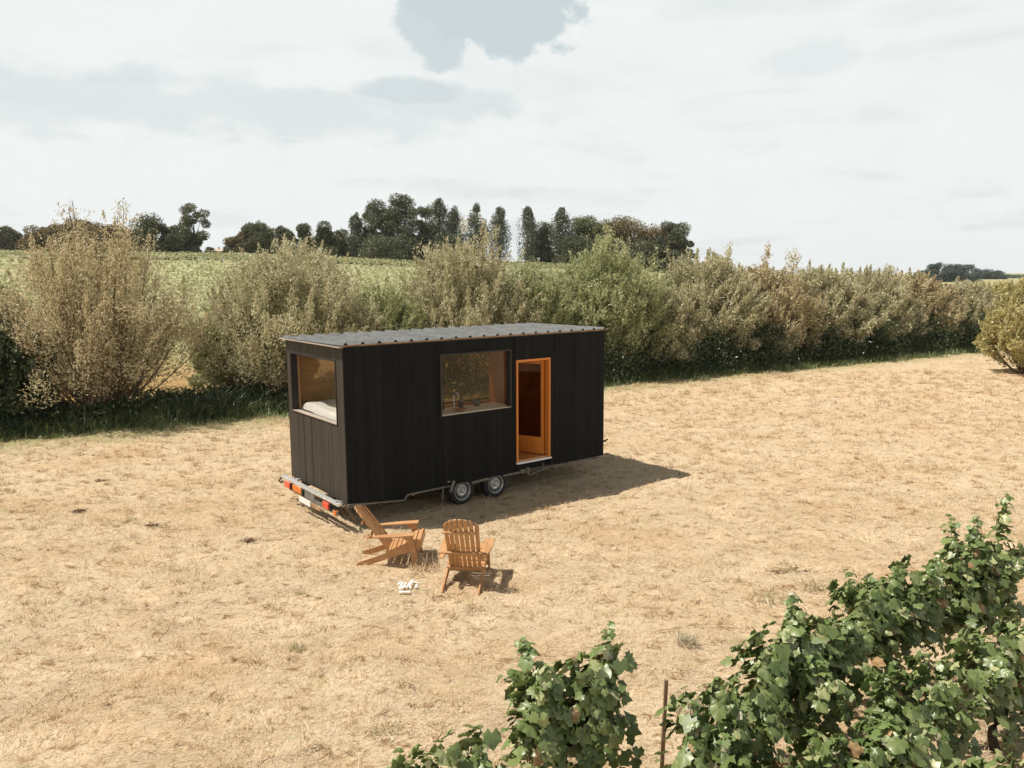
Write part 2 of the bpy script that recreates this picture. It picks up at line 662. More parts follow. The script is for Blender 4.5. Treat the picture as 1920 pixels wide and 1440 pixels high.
M['mid'] = leaf_mat('mid_leaf', (.09, .11, .05, 1), (.17, .175, .085, 1), (.22, .20, .11, 1), .25, .05, .5, .35)
M['brownleaf'] = leaf_mat('brown_leaf', (.20, .145, .065, 1), (.27, .21, .10, 1), (.09, .09, .04, 1), .25, .05, .5, .35)
M['limeleaf'] = leaf_mat('lime_leaf', (.13, .15, .05, 1), (.21, .22, .09, 1), (.1, .1, .04, 1), .25, .05, .5, .35)
M['poplar'] = leaf_mat('poplar_leaf', (.09, .12, .08, 1), (.19, .205, .135, 1), (.27, .26, .18, 1), .25, .08, .45, .35)
M['bluegreen'] = leaf_mat('far_leaf', (.07, .105, .085, 1), (.10, .135, .11, 1), (.12, .14, .11, 1), .2, .04, .5, .2)
M['grape'] = leaf_mat('grape_leaf', (.085, .135, .035, 1), (.22, .27, .09, 1), (.42, .44, .21, 1), .20, .055, .42, 2.5)
M['grape_y'] = leaf_mat('grape_leaf_young', (.17, .26, .07, 1), (.30, .37, .15, 1), (.50, .48, .30, 1), .4, .05, .4, 2.5)
M['grape_dry'] = principled('grape_leaf_dry', (.26, .14, .06, 1), .8, noise_scale=20, color2=(.42, .28, .14, 1))
M['bark'] = principled('bark', (.085, .055, .035, 1), .9, noise_scale=12, color2=(.17, .12, .075, 1), stretch=(1, 1, .2), bump=.6)
M['stake'] = principled('stake_wood', (.26, .15, .09, 1), .8, noise_scale=14, color2=(.36, .23, .15, 1), stretch=(1, 1, .15), bump=.4)
M['stem'] = principled('willow_stem', (.14, .09, .045, 1), .8, noise_scale=9, color2=(.23, .15, .08, 1), stretch=(1, 1, .2))
M['darkbark'] = principled('dark_bark', (.035, .028, .022, 1), .9, noise_scale=30, color2=(.07, .055, .04, 1), stretch=(1, 1, .2), bump=.8)
M['cane'] = principled('green_cane', (.20, .22, .08, 1), .6, noise_scale=10, color2=(.28, .17, .08, 1))
M['teak'] = wood_mat('teak', (.36, .170, .062, 1), (.57, .335, .160, 1), .48, 30, 0)
M['door_wood'] = wood_mat('door_timber', (.56, .175, .025, 1), (.68, .25, .045, 1), .4, 18, 2)
M['floor_wood'] = wood_mat('floor_timber', (.50, .20, .05, 1), (.62, .28, .08, 1), .4, 14, 0)
M['ply'] = wood_mat('plywood', (.40, .22, .085, 1), (.52, .31, .13, 1), .55, 8, 0)
M['shade_wood'] = wood_mat('shade_timber', (.20, .085, .03, 1), (.28, .125, .05, 1), .4, 10, 2)  # interior darkness put into the colour of two added sheets
M['pale_wood'] = wood_mat('pale_timber', (.68, .56, .40, 1), (.80, .69, .52, 1), .5, 14, 0)
M['batten'] = principled('rusty_batten', (.28, .14, .06, 1), .8, noise_scale=7, color2=(.45, .30, .18, 1))
M['grey_wood'] = wood_mat('weathered_timber', (.30, .25, .20, 1), (.42, .36, .29, 1), .7, 20, 1)
M['roof'] = principled('roof_sheet', (.105, .11, .108, 1), .6, .15, .5, 3.0, (.15, .155, .15, 1), bump=.1)
M['galv'] = principled('galvanised_steel', (.60, .61, .60, 1), .42, .65, .5, 16, (.78, .79, .78, 1))
M['frame_steel'] = principled('dull_galvanised_steel', (.13, .12, .10, 1), .65, .2, .5, 12, (.21, .195, .165, 1))
M['white_metal'] = principled('white_metal', (.74, .76, .77, 1), .35, .1)
M['black'] = principled('black_frame', (.012, .012, .013, 1), .5)
M['black_rubber'] = principled('tyre_rubber', (.014, .014, .014, 1), .8, noise_scale=30, color2=(.024, .023, .022, 1))
M['rim'] = principled('wheel_steel', (.42, .43, .43, 1), .38, .7, .5, 20, (.55, .56, .56, 1))
M['rimdark'] = principled('wheel_recess', (.10, .10, .10, 1), .5, .5)
M['red'] = principled('red_lens', (.75, .055, .015, 1), .2, coat=.5)
M['orange'] = principled('orange_plate', (.72, .20, .03, 1), .4, noise_scale=4, color2=(.62, .16, .02, 1))
M['plate'] = principled('number_plate', (.75, .75, .73, 1), .4)
M['linen'] = principled('white_linen', (.80, .79, .76, 1), .85, noise_scale=5, color2=(.74, .73, .70, 1), bump=.2)
M['glass'] = glass_mat('window_glass', (.99, .985, .97), .26)
M['glass_tint'] = glass_mat('brown_window_glass', (.78, .60, .38), .4)
M['bottle'] = principled('dark_bottle', (.012, .016, .012, 1), .15)
M['ceramic'] = principled('brown_ceramic', (.30, .14, .06, 1), .3)
M['white_tape'] = principled('white_tape', (.80, .80, .80, 1), .5)
M['plaster'] = principled('pale_plaster', (.62, .54, .46, 1), .8, noise_scale=.6, color2=(.72, .66, .58, 1))
M['tile'] = principled('roof_tile', (.50, .38, .28, 1), .8, noise_scale=2, color2=(.58, .46, .36, 1))
M['plough'] = principled('ploughed_soil', (.42, .30, .20, 1), .9, noise_scale=.08, color2=(.52, .42, .30, 1), stretch=(1, 3, 1))
M['tuft'] = leaf_mat('grey_weed', (.46, .42, .28, 1), (.60, .53, .38, 1), (.28, .19, .10, 1), .3)
M['rot'] = leaf_mat('rotted_grass', (.10, .06, .03, 1), (.22, .13, .06, 1), (.40, .27, .14, 1), .1, .02)
M['cut'] = leaf_mat('green_weed', (.30, .28, .12, 1), (.44, .38, .20, 1), (.40, .28, .14, 1), .3)


# ---------------------------------------------------------------- the ground
def graded(lo, hi, flo, fhi, fine, grow=1.16):
    mid = list(np.arange(flo, fhi + fine, fine))
    s, x, left = fine, flo, []
    while x > lo:
        s = min(s * grow, 3.0) if abs(x) < 260 else s * 1.25
        x -= s
        left.append(x)
    s, x, right = fine, mid[-1], []
    while x < hi:
        s = min(s * grow, 3.0) if abs(x) < 260 else s * 1.25
        x += s
        right.append(x)
    return np.array(left[::-1] + mid + right)


def build_ground():
    xs = graded(-3000, 3000, -13, 20, .085)
    ys = graded(-400, 4200, 5.0, 24, .075, 1.10)
    gx, gy = np.meshgrid(xs, ys)
    gz = terrain(gx, gy)
    d = hedge_dist(gx, gy)
    gz = gz + micro(gx, gy) * (1 - smooth((d + 1) / 3)) * ((gy > -5) & (gy < 60))
    V = np.stack([gx, gy, gz], -1).reshape(-1, 3)
    ny, nx = gx.shape
    i = np.arange(ny * nx).reshape(ny, nx)
    F = np.stack([i[:-1, :-1], i[:-1, 1:], i[1:, 1:], i[1:, :-1]], -1).reshape(-1, 4)
    g = mesh_obj('ground', V, F, M['ground'], smooth=True)
    tag(g, kind='structure')


build_ground()

# the trailer's place, needed by the straw as well
TR_O, TR_YAW, TR_L, TR_W = np.array([-2.7748, 12.9081]), 0.6543, 5.955, 2.45
TR_EX = np.array([math.cos(TR_YAW), math.sin(TR_YAW)])
TR_EY = np.array([-math.sin(TR_YAW), math.cos(TR_YAW)])


def straw_points(n, ylo, yhi, slope_l=-.95, slope_r=1.0, pad=1.5):
    y = np.sqrt(rng.random(n) * (yhi ** 2 - ylo ** 2) + ylo ** 2)
    x = (slope_l + rng.random(n) * (slope_r - slope_l)) * y
    return x, y


def blades(x, y, z, length, width, lift, ang, curl=.3):
    """thin two-segment blades: base point, heading ang, lift angle"""
    n = len(x)
    h = np.stack([np.cos(ang), np.sin(ang), np.zeros(n)], -1)
    s = np.stack([-np.sin(ang), np.cos(ang), np.zeros(n)], -1)
    tw = rng.normal(size=n) * .5
    s = unit(s + np.array([0, 0, 1.]) * tw[:, None])
    b = np.stack([x, y, z], -1)
    l = length[:, None]
    L1, L2 = lift[:, None], (lift - curl * (.5 + rng.random(n)))[:, None]
    up = np.array([0, 0, 1.])
    mid = b + (h * np.cos(L1) + up * np.sin(L1)) * l * .5
    tip = mid + (h * np.cos(L2) + up * np.sin(L2)) * l * .5
    w = width[:, None] * .5
    V = np.stack([b - s * w, b + s * w, mid + s * w * .8, mid - s * w * .8, tip], 1)
    i = np.arange(n)[:, None] * 5
    Q = i + np.array([[0, 1, 2, 3]])
    T = i + np.array([[3, 2, 4]])
    return V.reshape(-1, 3), Q, T


def build_straw():
    vs, qs, ts, n0 = [], [], [], 0
    for n, ylo, yhi, l0, l1, w0, w1 in [(130000, 4.4, 9, .04, .15, .003, .0055), (155000, 9, 15, .05, .17, .004, .007),
                                        (140000, 15, 26, .06, .20, .006, .011), (95000, 26, 48, .08, .24, .010, .020)]:
        x, y = straw_points(n, ylo, yhi)
        d = hedge_dist(x, y)
        keep = (d < .2 + 1.2 * rng.random(n)) & (rng.random(n) < .35 + 1.1 * fbm(x * 2.1, y * 2.9, 3))
        x, y = x[keep], y[keep]
        n = len(x)
        z = terrain(x, y) + micro(x, y) - .004
        field = fbm(x * .35 + 3, y * .35, 3) * 7.5
        ang = field + rng.normal(size=n) * .75 + (rng.random(n) < .5) * np.pi
        tall = rng.random(n) ** 3
        V, Q, T = blades(x, y, z, l0 + (l1 - l0) * rng.random(n), w0 + (w1 - w0) * rng.random(n),
                         .08 + .9 * tall, ang, .35)
        vs.append(V); qs.append(Q + n0); ts.append(T + n0)
        n0 += len(V)
    # small tufts that stand a little higher and throw shadows
    nt, per = 6200, 22
    x, y = straw_points(nt, 5.6, 34)
    k = (hedge_dist(x, y) < -.3)
    x, y = x[k], y[k]
    size = (.5 + rng.random(len(x))) * (1 + y / 30)
    x, y, size = np.repeat(x, per), np.repeat(y, per), np.repeat(size, per)
    n = len(x)
    x = x + rng.normal(size=n) * .035 * size
    y = y + rng.normal(size=n) * .025 * size
    V, Q, T = blades(x, y, terrain(x, y) + micro(x, y) - .004, .075 * size * (.5 + rng.random(n)), .005 * (1 + y / 18),
                     .35 + .9 * rng.random(n), rng.random(n) * 6.283, .6)
    vs.append(V); qs.append(Q + n0); ts.append(T + n0)
    o = mesh_obj('dry_grass', np.concatenate(vs), [np.concatenate(qs), np.concatenate(ts)], M['straw'])
    tag(o, 'cut straw coloured dry grass covering the meadow', 'dry grass', kind='stuff')


build_straw()


def build_verge():
    # short green grass along the hedge foot
    vs, qs, ts, n0 = [], [], [], 0
    for n, dlo, dhi, l0, l1, w, smin, smax in [(60000, -1.4, 1.6, .08, .32, .016, -6, 52), (26000, .2, 2.2, .25, .75, .022, -6, 52)]:
        s = smin + rng.random(n) * (smax - smin)
        d = dlo + rng.random(n) ** 1.0 * (dhi - dlo)
        x = HED_P[0] + HED_T[0] * s + HED_N[0] * d
        y = HED_P[1] + HED_T[1] * s + HED_N[1] * d
        k = rng.random(n) < smooth((d + .9 + 2.2 * (fbm(x * .9, y * .9, 3) - .5)) / .8) * (.3 + fbm(x * 1.8, y * 1.8, 2))
        x, y, s = x[k], y[k], s[k]
        n = len(x)
        sc = 1 + s * .012
        V, Q, T = blades(x, y, terrain(x, y) - .01, (l0 + (l1 - l0) * rng.random(n)) * sc, w * sc * (.7 + .6 * rng.random(n)),
                         .7 + .75 * rng.random(n), rng.random(n) * 6.283, .6)
        vs.append(V); qs.append(Q + n0); ts.append(T + n0)
        n0 += len(V)
    o = mesh_obj('verge_grass', np.concatenate(vs), [np.concatenate(qs), np.concatenate(ts)], M['verge'])
    tag(o, 'green grass strip growing along the foot of the hedge', 'grass', kind='stuff')
    # tall dark sedges in the ditch behind it
    n = 26000
    s = -6 + rng.random(n) ** 1.25 * 50
    d = .5 + rng.random(n) * 2.6
    c = rng.integers(0, 420, n)                       # tussocks
    cs, cd = -6 + rng.random(420) ** 1.15 * 50, .5 + rng.random(420) * 2.3
    s, d = cs[c] + rng.normal(size=n) * .16, cd[c] + rng.normal(size=n) * .16
    x = HED_P[0] + HED_T[0] * s + HED_N[0] * d
    y = HED_P[1] + HED_T[1] * s + HED_N[1] * d
    hgt = (.45 + .75 * rng.random(420))[c] * (1 - .4 * smooth((s - 14) / 12))
    V, Q, T = blades(x, y, terrain(x, y) - .02, hgt * (.6 + .7 * rng.random(n)), .016 + .014 * rng.random(n),
                     .95 + .5 * rng.random(n), rng.random(n) * 6.283, .8)
    o = mesh_obj('sedge_bank', V, [Q, T], M['reed'])
    tag(o, 'long dark green sedge blades filling the ditch below the willows', 'sedge', kind='stuff')
    # leafy undergrowth, made taller and denser to darken the hedge base like shade
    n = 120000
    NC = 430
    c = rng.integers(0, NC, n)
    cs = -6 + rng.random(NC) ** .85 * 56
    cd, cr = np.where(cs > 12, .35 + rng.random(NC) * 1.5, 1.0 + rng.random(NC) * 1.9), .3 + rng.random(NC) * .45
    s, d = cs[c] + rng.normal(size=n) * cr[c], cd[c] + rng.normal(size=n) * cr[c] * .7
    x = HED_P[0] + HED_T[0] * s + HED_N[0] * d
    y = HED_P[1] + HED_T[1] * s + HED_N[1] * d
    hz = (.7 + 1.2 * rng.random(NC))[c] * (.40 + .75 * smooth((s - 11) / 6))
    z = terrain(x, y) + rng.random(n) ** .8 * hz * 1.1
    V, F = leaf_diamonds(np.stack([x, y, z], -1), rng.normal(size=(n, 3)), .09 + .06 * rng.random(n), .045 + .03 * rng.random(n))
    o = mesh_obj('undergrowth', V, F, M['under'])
    tag(o, 'dark leafy undergrowth, thickened to stand for shade beneath the hedge shrubs', 'undergrowth', kind='stuff')


build_verge()


# ---------------------------------------------------------------- hedge shrubs
def willow(name, x, y, radius, height, stems, twigs, leaves, mat, label, cat, group, lean=.9, leaf=(.11, .035),
           base_r=.5, low=.18, spire=.35, stem_r=.022, seed=0, tilt=0.0, plume=.11, dome=1.0, dome_fill=1.0):
    """many arching stems from one base, twigs along them and narrow leaves along the twigs"""
    global rng
    keep_rng = rng
    rng = np.random.default_rng(1000 + seed)
    z0 = float(terrain(x, y))
    leaf = (leaf[0] * 1.0, leaf[1] * 1.12)
    leaves = int(leaves * .8)
    root = empty(name, (x, y, z0), 0, label, cat, group)
    N, K = stems, 9
    phi = rng.random(N) * 6.283
    th = np.sqrt(rng.random(N)) * lean                 # lean from the vertical
    hh = 1.12 * height * (1 - .58 * (th / max(lean, .01)) ** 2.0) * (.72 + .28 * rng.random(N))
    long = rng.random(N) < spire
    hh = np.where(long, hh * 1.0, hh * .86)
    rr = radius * (th / max(lean, .01)) * (.8 + .3 * rng.random(N))
    b = np.stack([np.cos(phi) * base_r * rng.random(N), np.sin(phi) * base_r * rng.random(N), np.zeros(N)], -1)
    t = np.linspace(0, 1, K)[None, :, None]
    out = np.stack([np.cos(phi), np.sin(phi), np.zeros(N)], -1)[:, None, :]
    prof = t ** .8 * (1 - .12 * t ** 3)
    wob = np.cumsum(rng.normal(size=(N, K, 3)) * .05, axis=1) * np.array([1, 1, .3])
    S = b[:, None, :] + out * rr[:, None, None] * prof + np.array([0, 0, 1.]) * hh[:, None, None] * t + wob
    S[:, :, 0] += tilt * t[:, :, 0] * hh[:, None] * .1
    rad = (stem_r * (1.15 - t[:, :, 0])) * (.6 + .8 * rng.random(N))[:, None] + .003
    parts_wood = [tubes_np(S, rad, 4)]
    # twigs
    A = N * twigs
    si = np.repeat(np.arange(N), twigs)
    tt = low + (1 - low) * rng.random(A) ** .85
    f = tt * (K - 1)
    i0 = np.minimum(f.astype(int), K - 2)
    fr = (f - i0)[:, None]
    P0 = S[si, i0] * (1 - fr) + S[si, i0 + 1] * fr
    D0 = unit(S[si, i0 + 1] - S[si, i0])
    D = unit(D0 * .75 + rng.normal(size=(A, 3)) * .55 + np.array([0, 0, .28]))
    tl = (.35 + .65 * rng.random(A)) * (1.15 - .75 * tt) * height * .20 + .12
    tk = np.linspace(0, 1, 4)[None, :, None]
    TW = P0[:, None, :] + D[:, None, :] * tl[:, None, None] * tk + np.array([0, 0, 1.]) * (tk ** 2) * tl[:, None, None] * .25
    sub = rng.random(A) < .5
    parts_wood.append(tubes_np(TW[sub], np.full((sub.sum(), 4), .006) * (1.4 - tk[:, :, 0]), 3))
    B = A * leaves
    ti = np.repeat(np.arange(A), leaves)
    u = rng.random(B) ** .8
    g = u * 3
    j0 = np.minimum(g.astype(int), 2)
    fr = (g - j0)[:, None]
    LP = TW[ti, j0] * (1 - fr) + TW[ti, j0 + 1] * fr
    LD = unit(unit(TW[ti, j0 + 1] - TW[ti, j0]) * .8 + rng.normal(size=(B, 3)) * .55)
    LP = LP + rng.normal(size=(B, 3)) * plume * (1.1 - u[:, None] * .7)
    LP[:, 2] = np.maximum(LP[:, 2], .05)
    V, F = leaf_diamonds(LP, LD, leaf[0] * (.6 + .8 * rng.random(B)), leaf[1] * (.6 + .8 * rng.random(B)))
    if dome:
        nc = int(95 * dome)
        ph = rng.random(nc) * 6.283
        q = np.sqrt(rng.random(nc))
        zs = height * .90 * (1 - .50 * q ** 2.2)
        cz_ = zs * (1 - .66 * rng.random(nc) ** 1.7)
        C = np.stack([np.cos(ph) * q * radius * .93, np.sin(ph) * q * radius * .93, cz_], -1)
        cr = (.26 + .30 * rng.random(nc)) * radius / 2.4
        nl = int(450 * nc * dome_fill)
        ci = rng.integers(0, nc, nl)
        vv = unit(rng.normal(size=(nl, 3)))
        PP = C[ci] + vv * (cr[ci] * (.45 + .65 * rng.random(nl)))[:, None] * np.array([1, 1, .85])
        PP[:, 2] = np.maximum(PP[:, 2], .05)
        DD = unit(rng.normal(size=(nl, 3)) * .7 + vv * .6 + np.array([0, 0, .25]))
        V2, F2 = leaf_diamonds(PP, DD, leaf[0] * (.6 + .8 * rng.random(nl)), leaf[1] * (.7 + .8 * rng.random(nl)))
        # feathery shoots standing on the crown
        npl, per = int(210 * dome * min(1, dome_fill * 1.2)), 110
        ph = rng.random(npl) * 6.283
        q = np.sqrt(rng.random(npl))
        zb = height * .86 * (1 - .50 * q ** 2.2) * (1 - .45 * rng.random(npl) ** 2)
        ln_ = (.45 + .65 * rng.random(npl)) * (height / 5.0)
        dd = unit(np.stack([np.cos(ph) * q * .55, np.sin(ph) * q * .55, np.full(npl, .95)], -1) + rng.normal(size=(npl, 3)) * .16 + np.array([.10, 0, 0]))
        bb = np.stack([np.cos(ph) * q * radius * .95, np.sin(ph) * q * radius * .95, zb], -1)
        pi_ = np.repeat(np.arange(npl), per)
        uu = rng.random(npl * per)
        rad_ = (.13 * (1 - uu) ** .8 + .015)[:, None]
        P3 = bb[pi_] + dd[pi_] * (uu * ln_[pi_])[:, None] + rng.normal(size=(npl * per, 3)) * rad_ * .75
        D3 = unit(dd[pi_] + rng.normal(size=(npl * per, 3)) * .45)
        V3, F3 = leaf_diamonds(P3, D3, leaf[0] * (.7 + .7 * rng.random(npl * per)), leaf[1] * (.6 + .6 * rng.random(npl * per)))
        V, F = merge([(V, F), (V2, F2), (V3, F3)])
    v, fw = merge(parts_wood)
    mesh_obj('stems', v, fw, M['stem'], root)
    mesh_obj('foliage', V, F, mat, root)
    rng = keep_rng
    return root


G = 'willow shrubs standing in the hedge row'
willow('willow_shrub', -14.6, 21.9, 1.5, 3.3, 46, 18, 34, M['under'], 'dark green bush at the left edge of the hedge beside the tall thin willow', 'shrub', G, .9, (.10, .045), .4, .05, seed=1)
willow('willow_shrub', -12.5, 23.7, 3.1, 5.9, 84, 26, 22, M['willow_b'], 'tall airy willow with bare brown stems fanning out, furthest left', 'willow', G, .8, (.10, .030), .45, .12, .8, .030, 2, plume=.12, dome=.9, dome_fill=.35)
willow('willow_shrub', -7.4, 26.8, 2.9, 5.5, 84, 20, 34, M['willow'], 'broad grey olive willow rising behind the left window end of the tiny house', 'willow', G, .95, (.10, .034), .7, .12, .25, seed=3)
willow('willow_shrub', -9.6, 27.3, 1.5, 3.5, 36, 16, 26, M['willow_g'], 'low pale green bush in the gap between the first two willows', 'shrub', G, .9, (.10, .04), .4, .1, .3, seed=31)
willow('willow_shrub', -4.7, 28.5, 1.7, 4.0, 54, 18, 34, M['willow_g'], 'lower willow bush dipping between two taller ones above the roof', 'willow', G, .9, (.10, .034), .6, .1, .3, seed=4)
willow('willow_shrub', -1.9, 30.3, 2.5, 5.7, 86, 20, 34, M['willow'], 'rounded straw green willow directly above the middle of the metal roof', 'willow', G, .85, (.11, .036), .7, .1, .8, seed=5)
willow('willow_shrub', .8, 31.7, 1.8, 4.8, 60, 18, 34, M['willow_g'], 'green willow above the right half of the metal roof', 'willow', G, .85, (.11, .036), .6, .1, .8, seed=6)
willow('willow_shrub', 3.9, 33.3, 2.5, 5.6, 110, 20, 36, M['willow_g'], 'greener willow with upright feathery shoots behind the right end of the house', 'willow', G, .75, (.12, .038), .8, .06, .9, seed=7)
willow('willow_shrub', 6.3, 34.2, 1.7, 4.1, 50, 18, 34, M['willow'], 'short dusty willow wedged right of the feathery topped one', 'willow', G, .9, (.12, .038), .6, .06, .3, seed=71)
willow('willow_shrub', 8.9, 36.6, 2.7, 5.4, 84, 20, 38, M['willow'], 'tallest silvery beige willow right of the tiny house', 'willow', G, .9, (.125, .042), .8, .06, .2, seed=8)
willow('willow_shrub', 12.3, 38.4, 2.4, 4.9, 70, 20, 38, M['willow_b'], 'beige brown willow mound just right of the tallest beige one', 'willow', G, .95, (.13, .044), .8, .05, .2, seed=9)
willow('willow_shrub', 15.6, 40.4, 2.6, 4.75, 74, 20, 38, M['willow'], 'straw coloured willow midway along the right hedge', 'willow', G, .95, (.135, .046), .8, .05, .25, seed=10)
willow('willow_shrub', 19.2, 42.6, 2.5, 4.6, 70, 20, 38, M['willow'], 'dense beige willow with dark hollows below in the right hedge', 'willow', G, .95, (.14, .048), .8, .05, .25, seed=11)
willow('willow_shrub', 22.6, 44.6, 2.4, 4.3, 66, 20, 38, M['willow_b'], 'low spreading willow next to last in the right hedge', 'willow', G, .95, (.145, .05), .8, .05, .2, seed=12)
willow('willow_shrub', 26.3, 46.6, 2.4, 3.9, 60, 18, 38, M['willow'], 'last willow of the hedge, standing behind the yellow roadside bush', 'willow', G, .95, (.15, .052), .8, .05, .2, seed=13)
willow('willow_shrub', 30.5, 49.2, 2.6, 3.8, 56, 18, 36, M['willow_y'], 'far willow seen past the yellow bush at the right edge', 'willow', G, .95, (.16, .055), .8, .05, .2, seed=14)
willow('yellow_bush', 21.9, 33.2, 1.75, 3.75, 60, 20, 40, M['willow_y'], 'yellowish bush on a narrow foot standing alone at the right edge of the meadow', 'bush', None, .8, (.13, .048), .28, .16, .25, .03, 15)
# second rank, fills the hedge behind
for i, (x, y, r, h_, m_, l_) in enumerate([
        (6.5, 36.6, 2.2, 4.3, 'willow_g', 'pale willow in the second rank behind the feathery topped one'),
        (13.9, 41.4, 2.4, 4.4, 'willow', 'second rank willow peeping over the beige mounds of the hedge'),
        (21.0, 45.8, 2.4, 4.2, 'willow_y', 'second rank yellowish willow behind the dense beige one'),
        (-16.6, 24.2, 2.0, 4.2, 'willow_g', 'loose pale willow behind the dark green bush on the left')]):
    willow('willow_shrub', x, y, r, h_, 46, 16, 32, M[m_], l_, 'willow', G, .95, (.13, .046), .8, .1, .25, seed=50 + i)


# ---------------------------------------------------------------- vineyard on the slope behind the hedge
def build_vineyard():
    # rows run across the slope; one leafy mass with gaps between the rows
    vs, fs, n0 = [], [], 0
    rows = np.concatenate([np.arange(9.0, 60, 2.2), np.arange(62, 150, 3.2)])
    for d in rows:
        d = float(d)
        far = d / 150
        r = max(30, d + 24)
        smin, smax = -16 - d * .95, 30 + d * .75
        dens = 34 if d < 40 else (18 if d < 80 else 9)
        n = int((smax - smin) * dens)
        s = smin + rng.random(n) * (smax - smin)
        s += .25 * np.sin(s * 6)
        dd = d + rng.normal(size=n) * .32 + .4 * np.sin(s * .05)
        x = HED_P[0] + HED_T[0] * s + HED_N[0] * dd
        y = HED_P[1] + HED_T[1] * s + HED_N[1] * dd
        az = np.arctan2(x, y)
        k = (np.abs(az) < .72) & (az < .40)
        x, y = x[k], y[k]
        n = len(x)
        top = 1.25 + .3 * fbm(x * .7, y * .7, 2)
        z = terrain(x, y) + .45 + (top - .45) * rng.random(n) ** .6
        size = .13 + .28 * far
        V, F = leaf_diamonds(np.stack([x, y, z], -1), rng.normal(size=(n, 3)) * np.array([1, 1, .5]), size * (.7 + .7 * rng.random(n)), size * .8 * (.7 + .6 * rng.random(n)))
        vs.append(V); fs.append(F + n0)
        n0 += len(V)
    o = mesh_obj('vineyard_rows', np.concatenate(vs), np.concatenate(fs), M['vinefar'])
    tag(o, 'pale green vine rows covering the slope behind the hedge', 'vineyard', kind='stuff')


build_vineyard()

# ploughed field on the far rise at the left
def build_plough():
    xs = np.linspace(-165, -98, 40)
    ys = np.linspace(148, 230, 40)
    gx, gy = np.meshgrid(xs, ys)
    V = np.stack([gx, gy, terrain(gx, gy) + .12], -1).reshape(-1, 3)
    i = np.arange(1600).reshape(40, 40)
    F = np.stack([i[:-1, :-1], i[:-1, 1:], i[1:, 1:], i[1:, :-1]], -1).reshape(-1, 4)
    tag(mesh_obj('ploughed_field', V, F, M['plough'], smooth=True), kind='structure')


build_plough()


# ---------------------------------------------------------------- far trees
def far_tree(name, x, y, top, w, kind, label, group='trees along the ridge', leafn=5200, lsize=.34, mat=None, ground=None):
    global rng
    keep_rng = rng
    rng = np.random.default_rng(int(abs(x * 91 + y * 13)) + 7)
    z0 = float(terrain(x, y)) if ground is None else ground
    root = empty(name, (x, y, z0), 0, label, 'tree', group)
    H = top - z0
    w *= {'p': 1.75, 'p2': 1.6, 'u': 1.2}.get(kind, 1.28)
    lsize *= .86
    leafn = int(leafn * 1.7)
    leafn = int(leafn * 1.25)
    if kind in ('p', 'p2'):
        nc, cz, sz, sx = 64, .08 + .86 * rng.random(64) ** .85, .05, .42
        env = lambda t: w * np.minimum(1, ((1 - t) / .42) ** .9) * np.minimum(1, .6 + t) * .72
    elif kind == 'c':
        nc, cz, sz, sx = 26, rng.random(26) * .85 + .12, .07, .4
        env = lambda t: w * (1.08 - t)
    elif kind == 'u':
        nc, cz, sz, sx = 20, np.concatenate([.86 + .1 * rng.random(15), .3 + .4 * rng.random(5)]), .03, .3
        env = lambda t: np.where(t > .8, w * 1.0, w * .35)
    elif kind == 's':
        nc, cz, sz, sx = 14, rng.random(14) * .8 + .1, .14, .5
        env = lambda t: w * np.sqrt(np.clip(1 - (2 * t - 1) ** 2 * .8, 0, 1)) * .7
    elif kind == 't':
        nc, cz, sz, sx = 30, np.concatenate([.62 + .34 * rng.random(13), .12 + .45 * rng.random(17)]), .05, .26
        env = lambda t: w * np.where(t > .6, .85, .95)
    else:
        nc, cz, sz, sx = 46, .04 + .88 * rng.random(46) ** 1.15, .062, .36
        env = lambda t: w * np.clip(1.12 - (2 * t - .7) ** 2 * .52, .2, 1) * 1.0
    cz = np.asarray(cz)
    nc = len(cz)
    a = rng.random(nc) * 6.283
    rad = env(cz) * np.sqrt(rng.random(nc)) * .95
    C = np.stack([np.cos(a) * rad, np.sin(a) * rad, cz * H], -1)
    cr = w * sx * (.6 + .8 * rng.random(nc))
    if kind in ('p', 'p2'):
        cr = cr * (.28 + .72 * np.clip((1 - cz) * 2.4, 0, 1))
        C[:, 2] += .02 * H
    ci = rng.integers(0, nc, leafn)
    v = unit(rng.normal(size=(leafn, 3)))
    rr = cr[ci] * (.55 + .5 * rng.random(leafn))
    P = C[ci] + v * rr[:, None] * np.array([1, 1, 1.5 if kind in ('p', 'p2') else .8])
    P[:, 2] = np.maximum(P[:, 2], .15)
    D = unit(rng.normal(size=(leafn, 3)) + v * .5)
    V, F = leaf_diamonds(P, D, lsize * (.6 + .9 * rng.random(leafn)), lsize * .75 * (.6 + .8 * rng.random(leafn)))
    mat = mat or {'p': 'poplar', 'p2': 'poplar', 'c': 'dark', 'u': 'mid', 's': 'dark', 't': 'mid', 'b': 'dark', 'b2': 'dark', 'o': 'brownleaf',
                  'o2': 'brownleaf', 'g': 'mid', 'lg': 'limeleaf', 'oak': 'brownleaf', 'd': 'dark'}[kind]
    mesh_obj('crown', V, F, M[mat], root)
    # trunk with limbs reaching into the clumps
    K = 6
    t = np.linspace(0, 1, K)
    trunk = np.stack([np.cumsum(rng.normal(size=K) * .08), np.cumsum(rng.normal(size=K) * .08), t * H * .85], -1)[None]
    parts = [tubes_np(trunk, (H * .02 * (1.15 - t))[None], 6)]
    pick = rng.permutation(nc)[:12]
    L = []
    for c in pick:
        st = np.array([0, 0, C[c, 2] * .55])
        L.append(np.stack([st, st * .5 + C[c] * .5 + np.array([0, 0, -.2]), C[c]]))
    parts.append(tubes_np(np.array(L), np.tile(np.array([[.10, .07, .03]]), (len(L), 1)) * H / 12, 4))
    v_, f_ = merge(parts)
    mesh_obj('trunk', v_, f_, M['bark'], root)
    rng = keep_rng
    return root


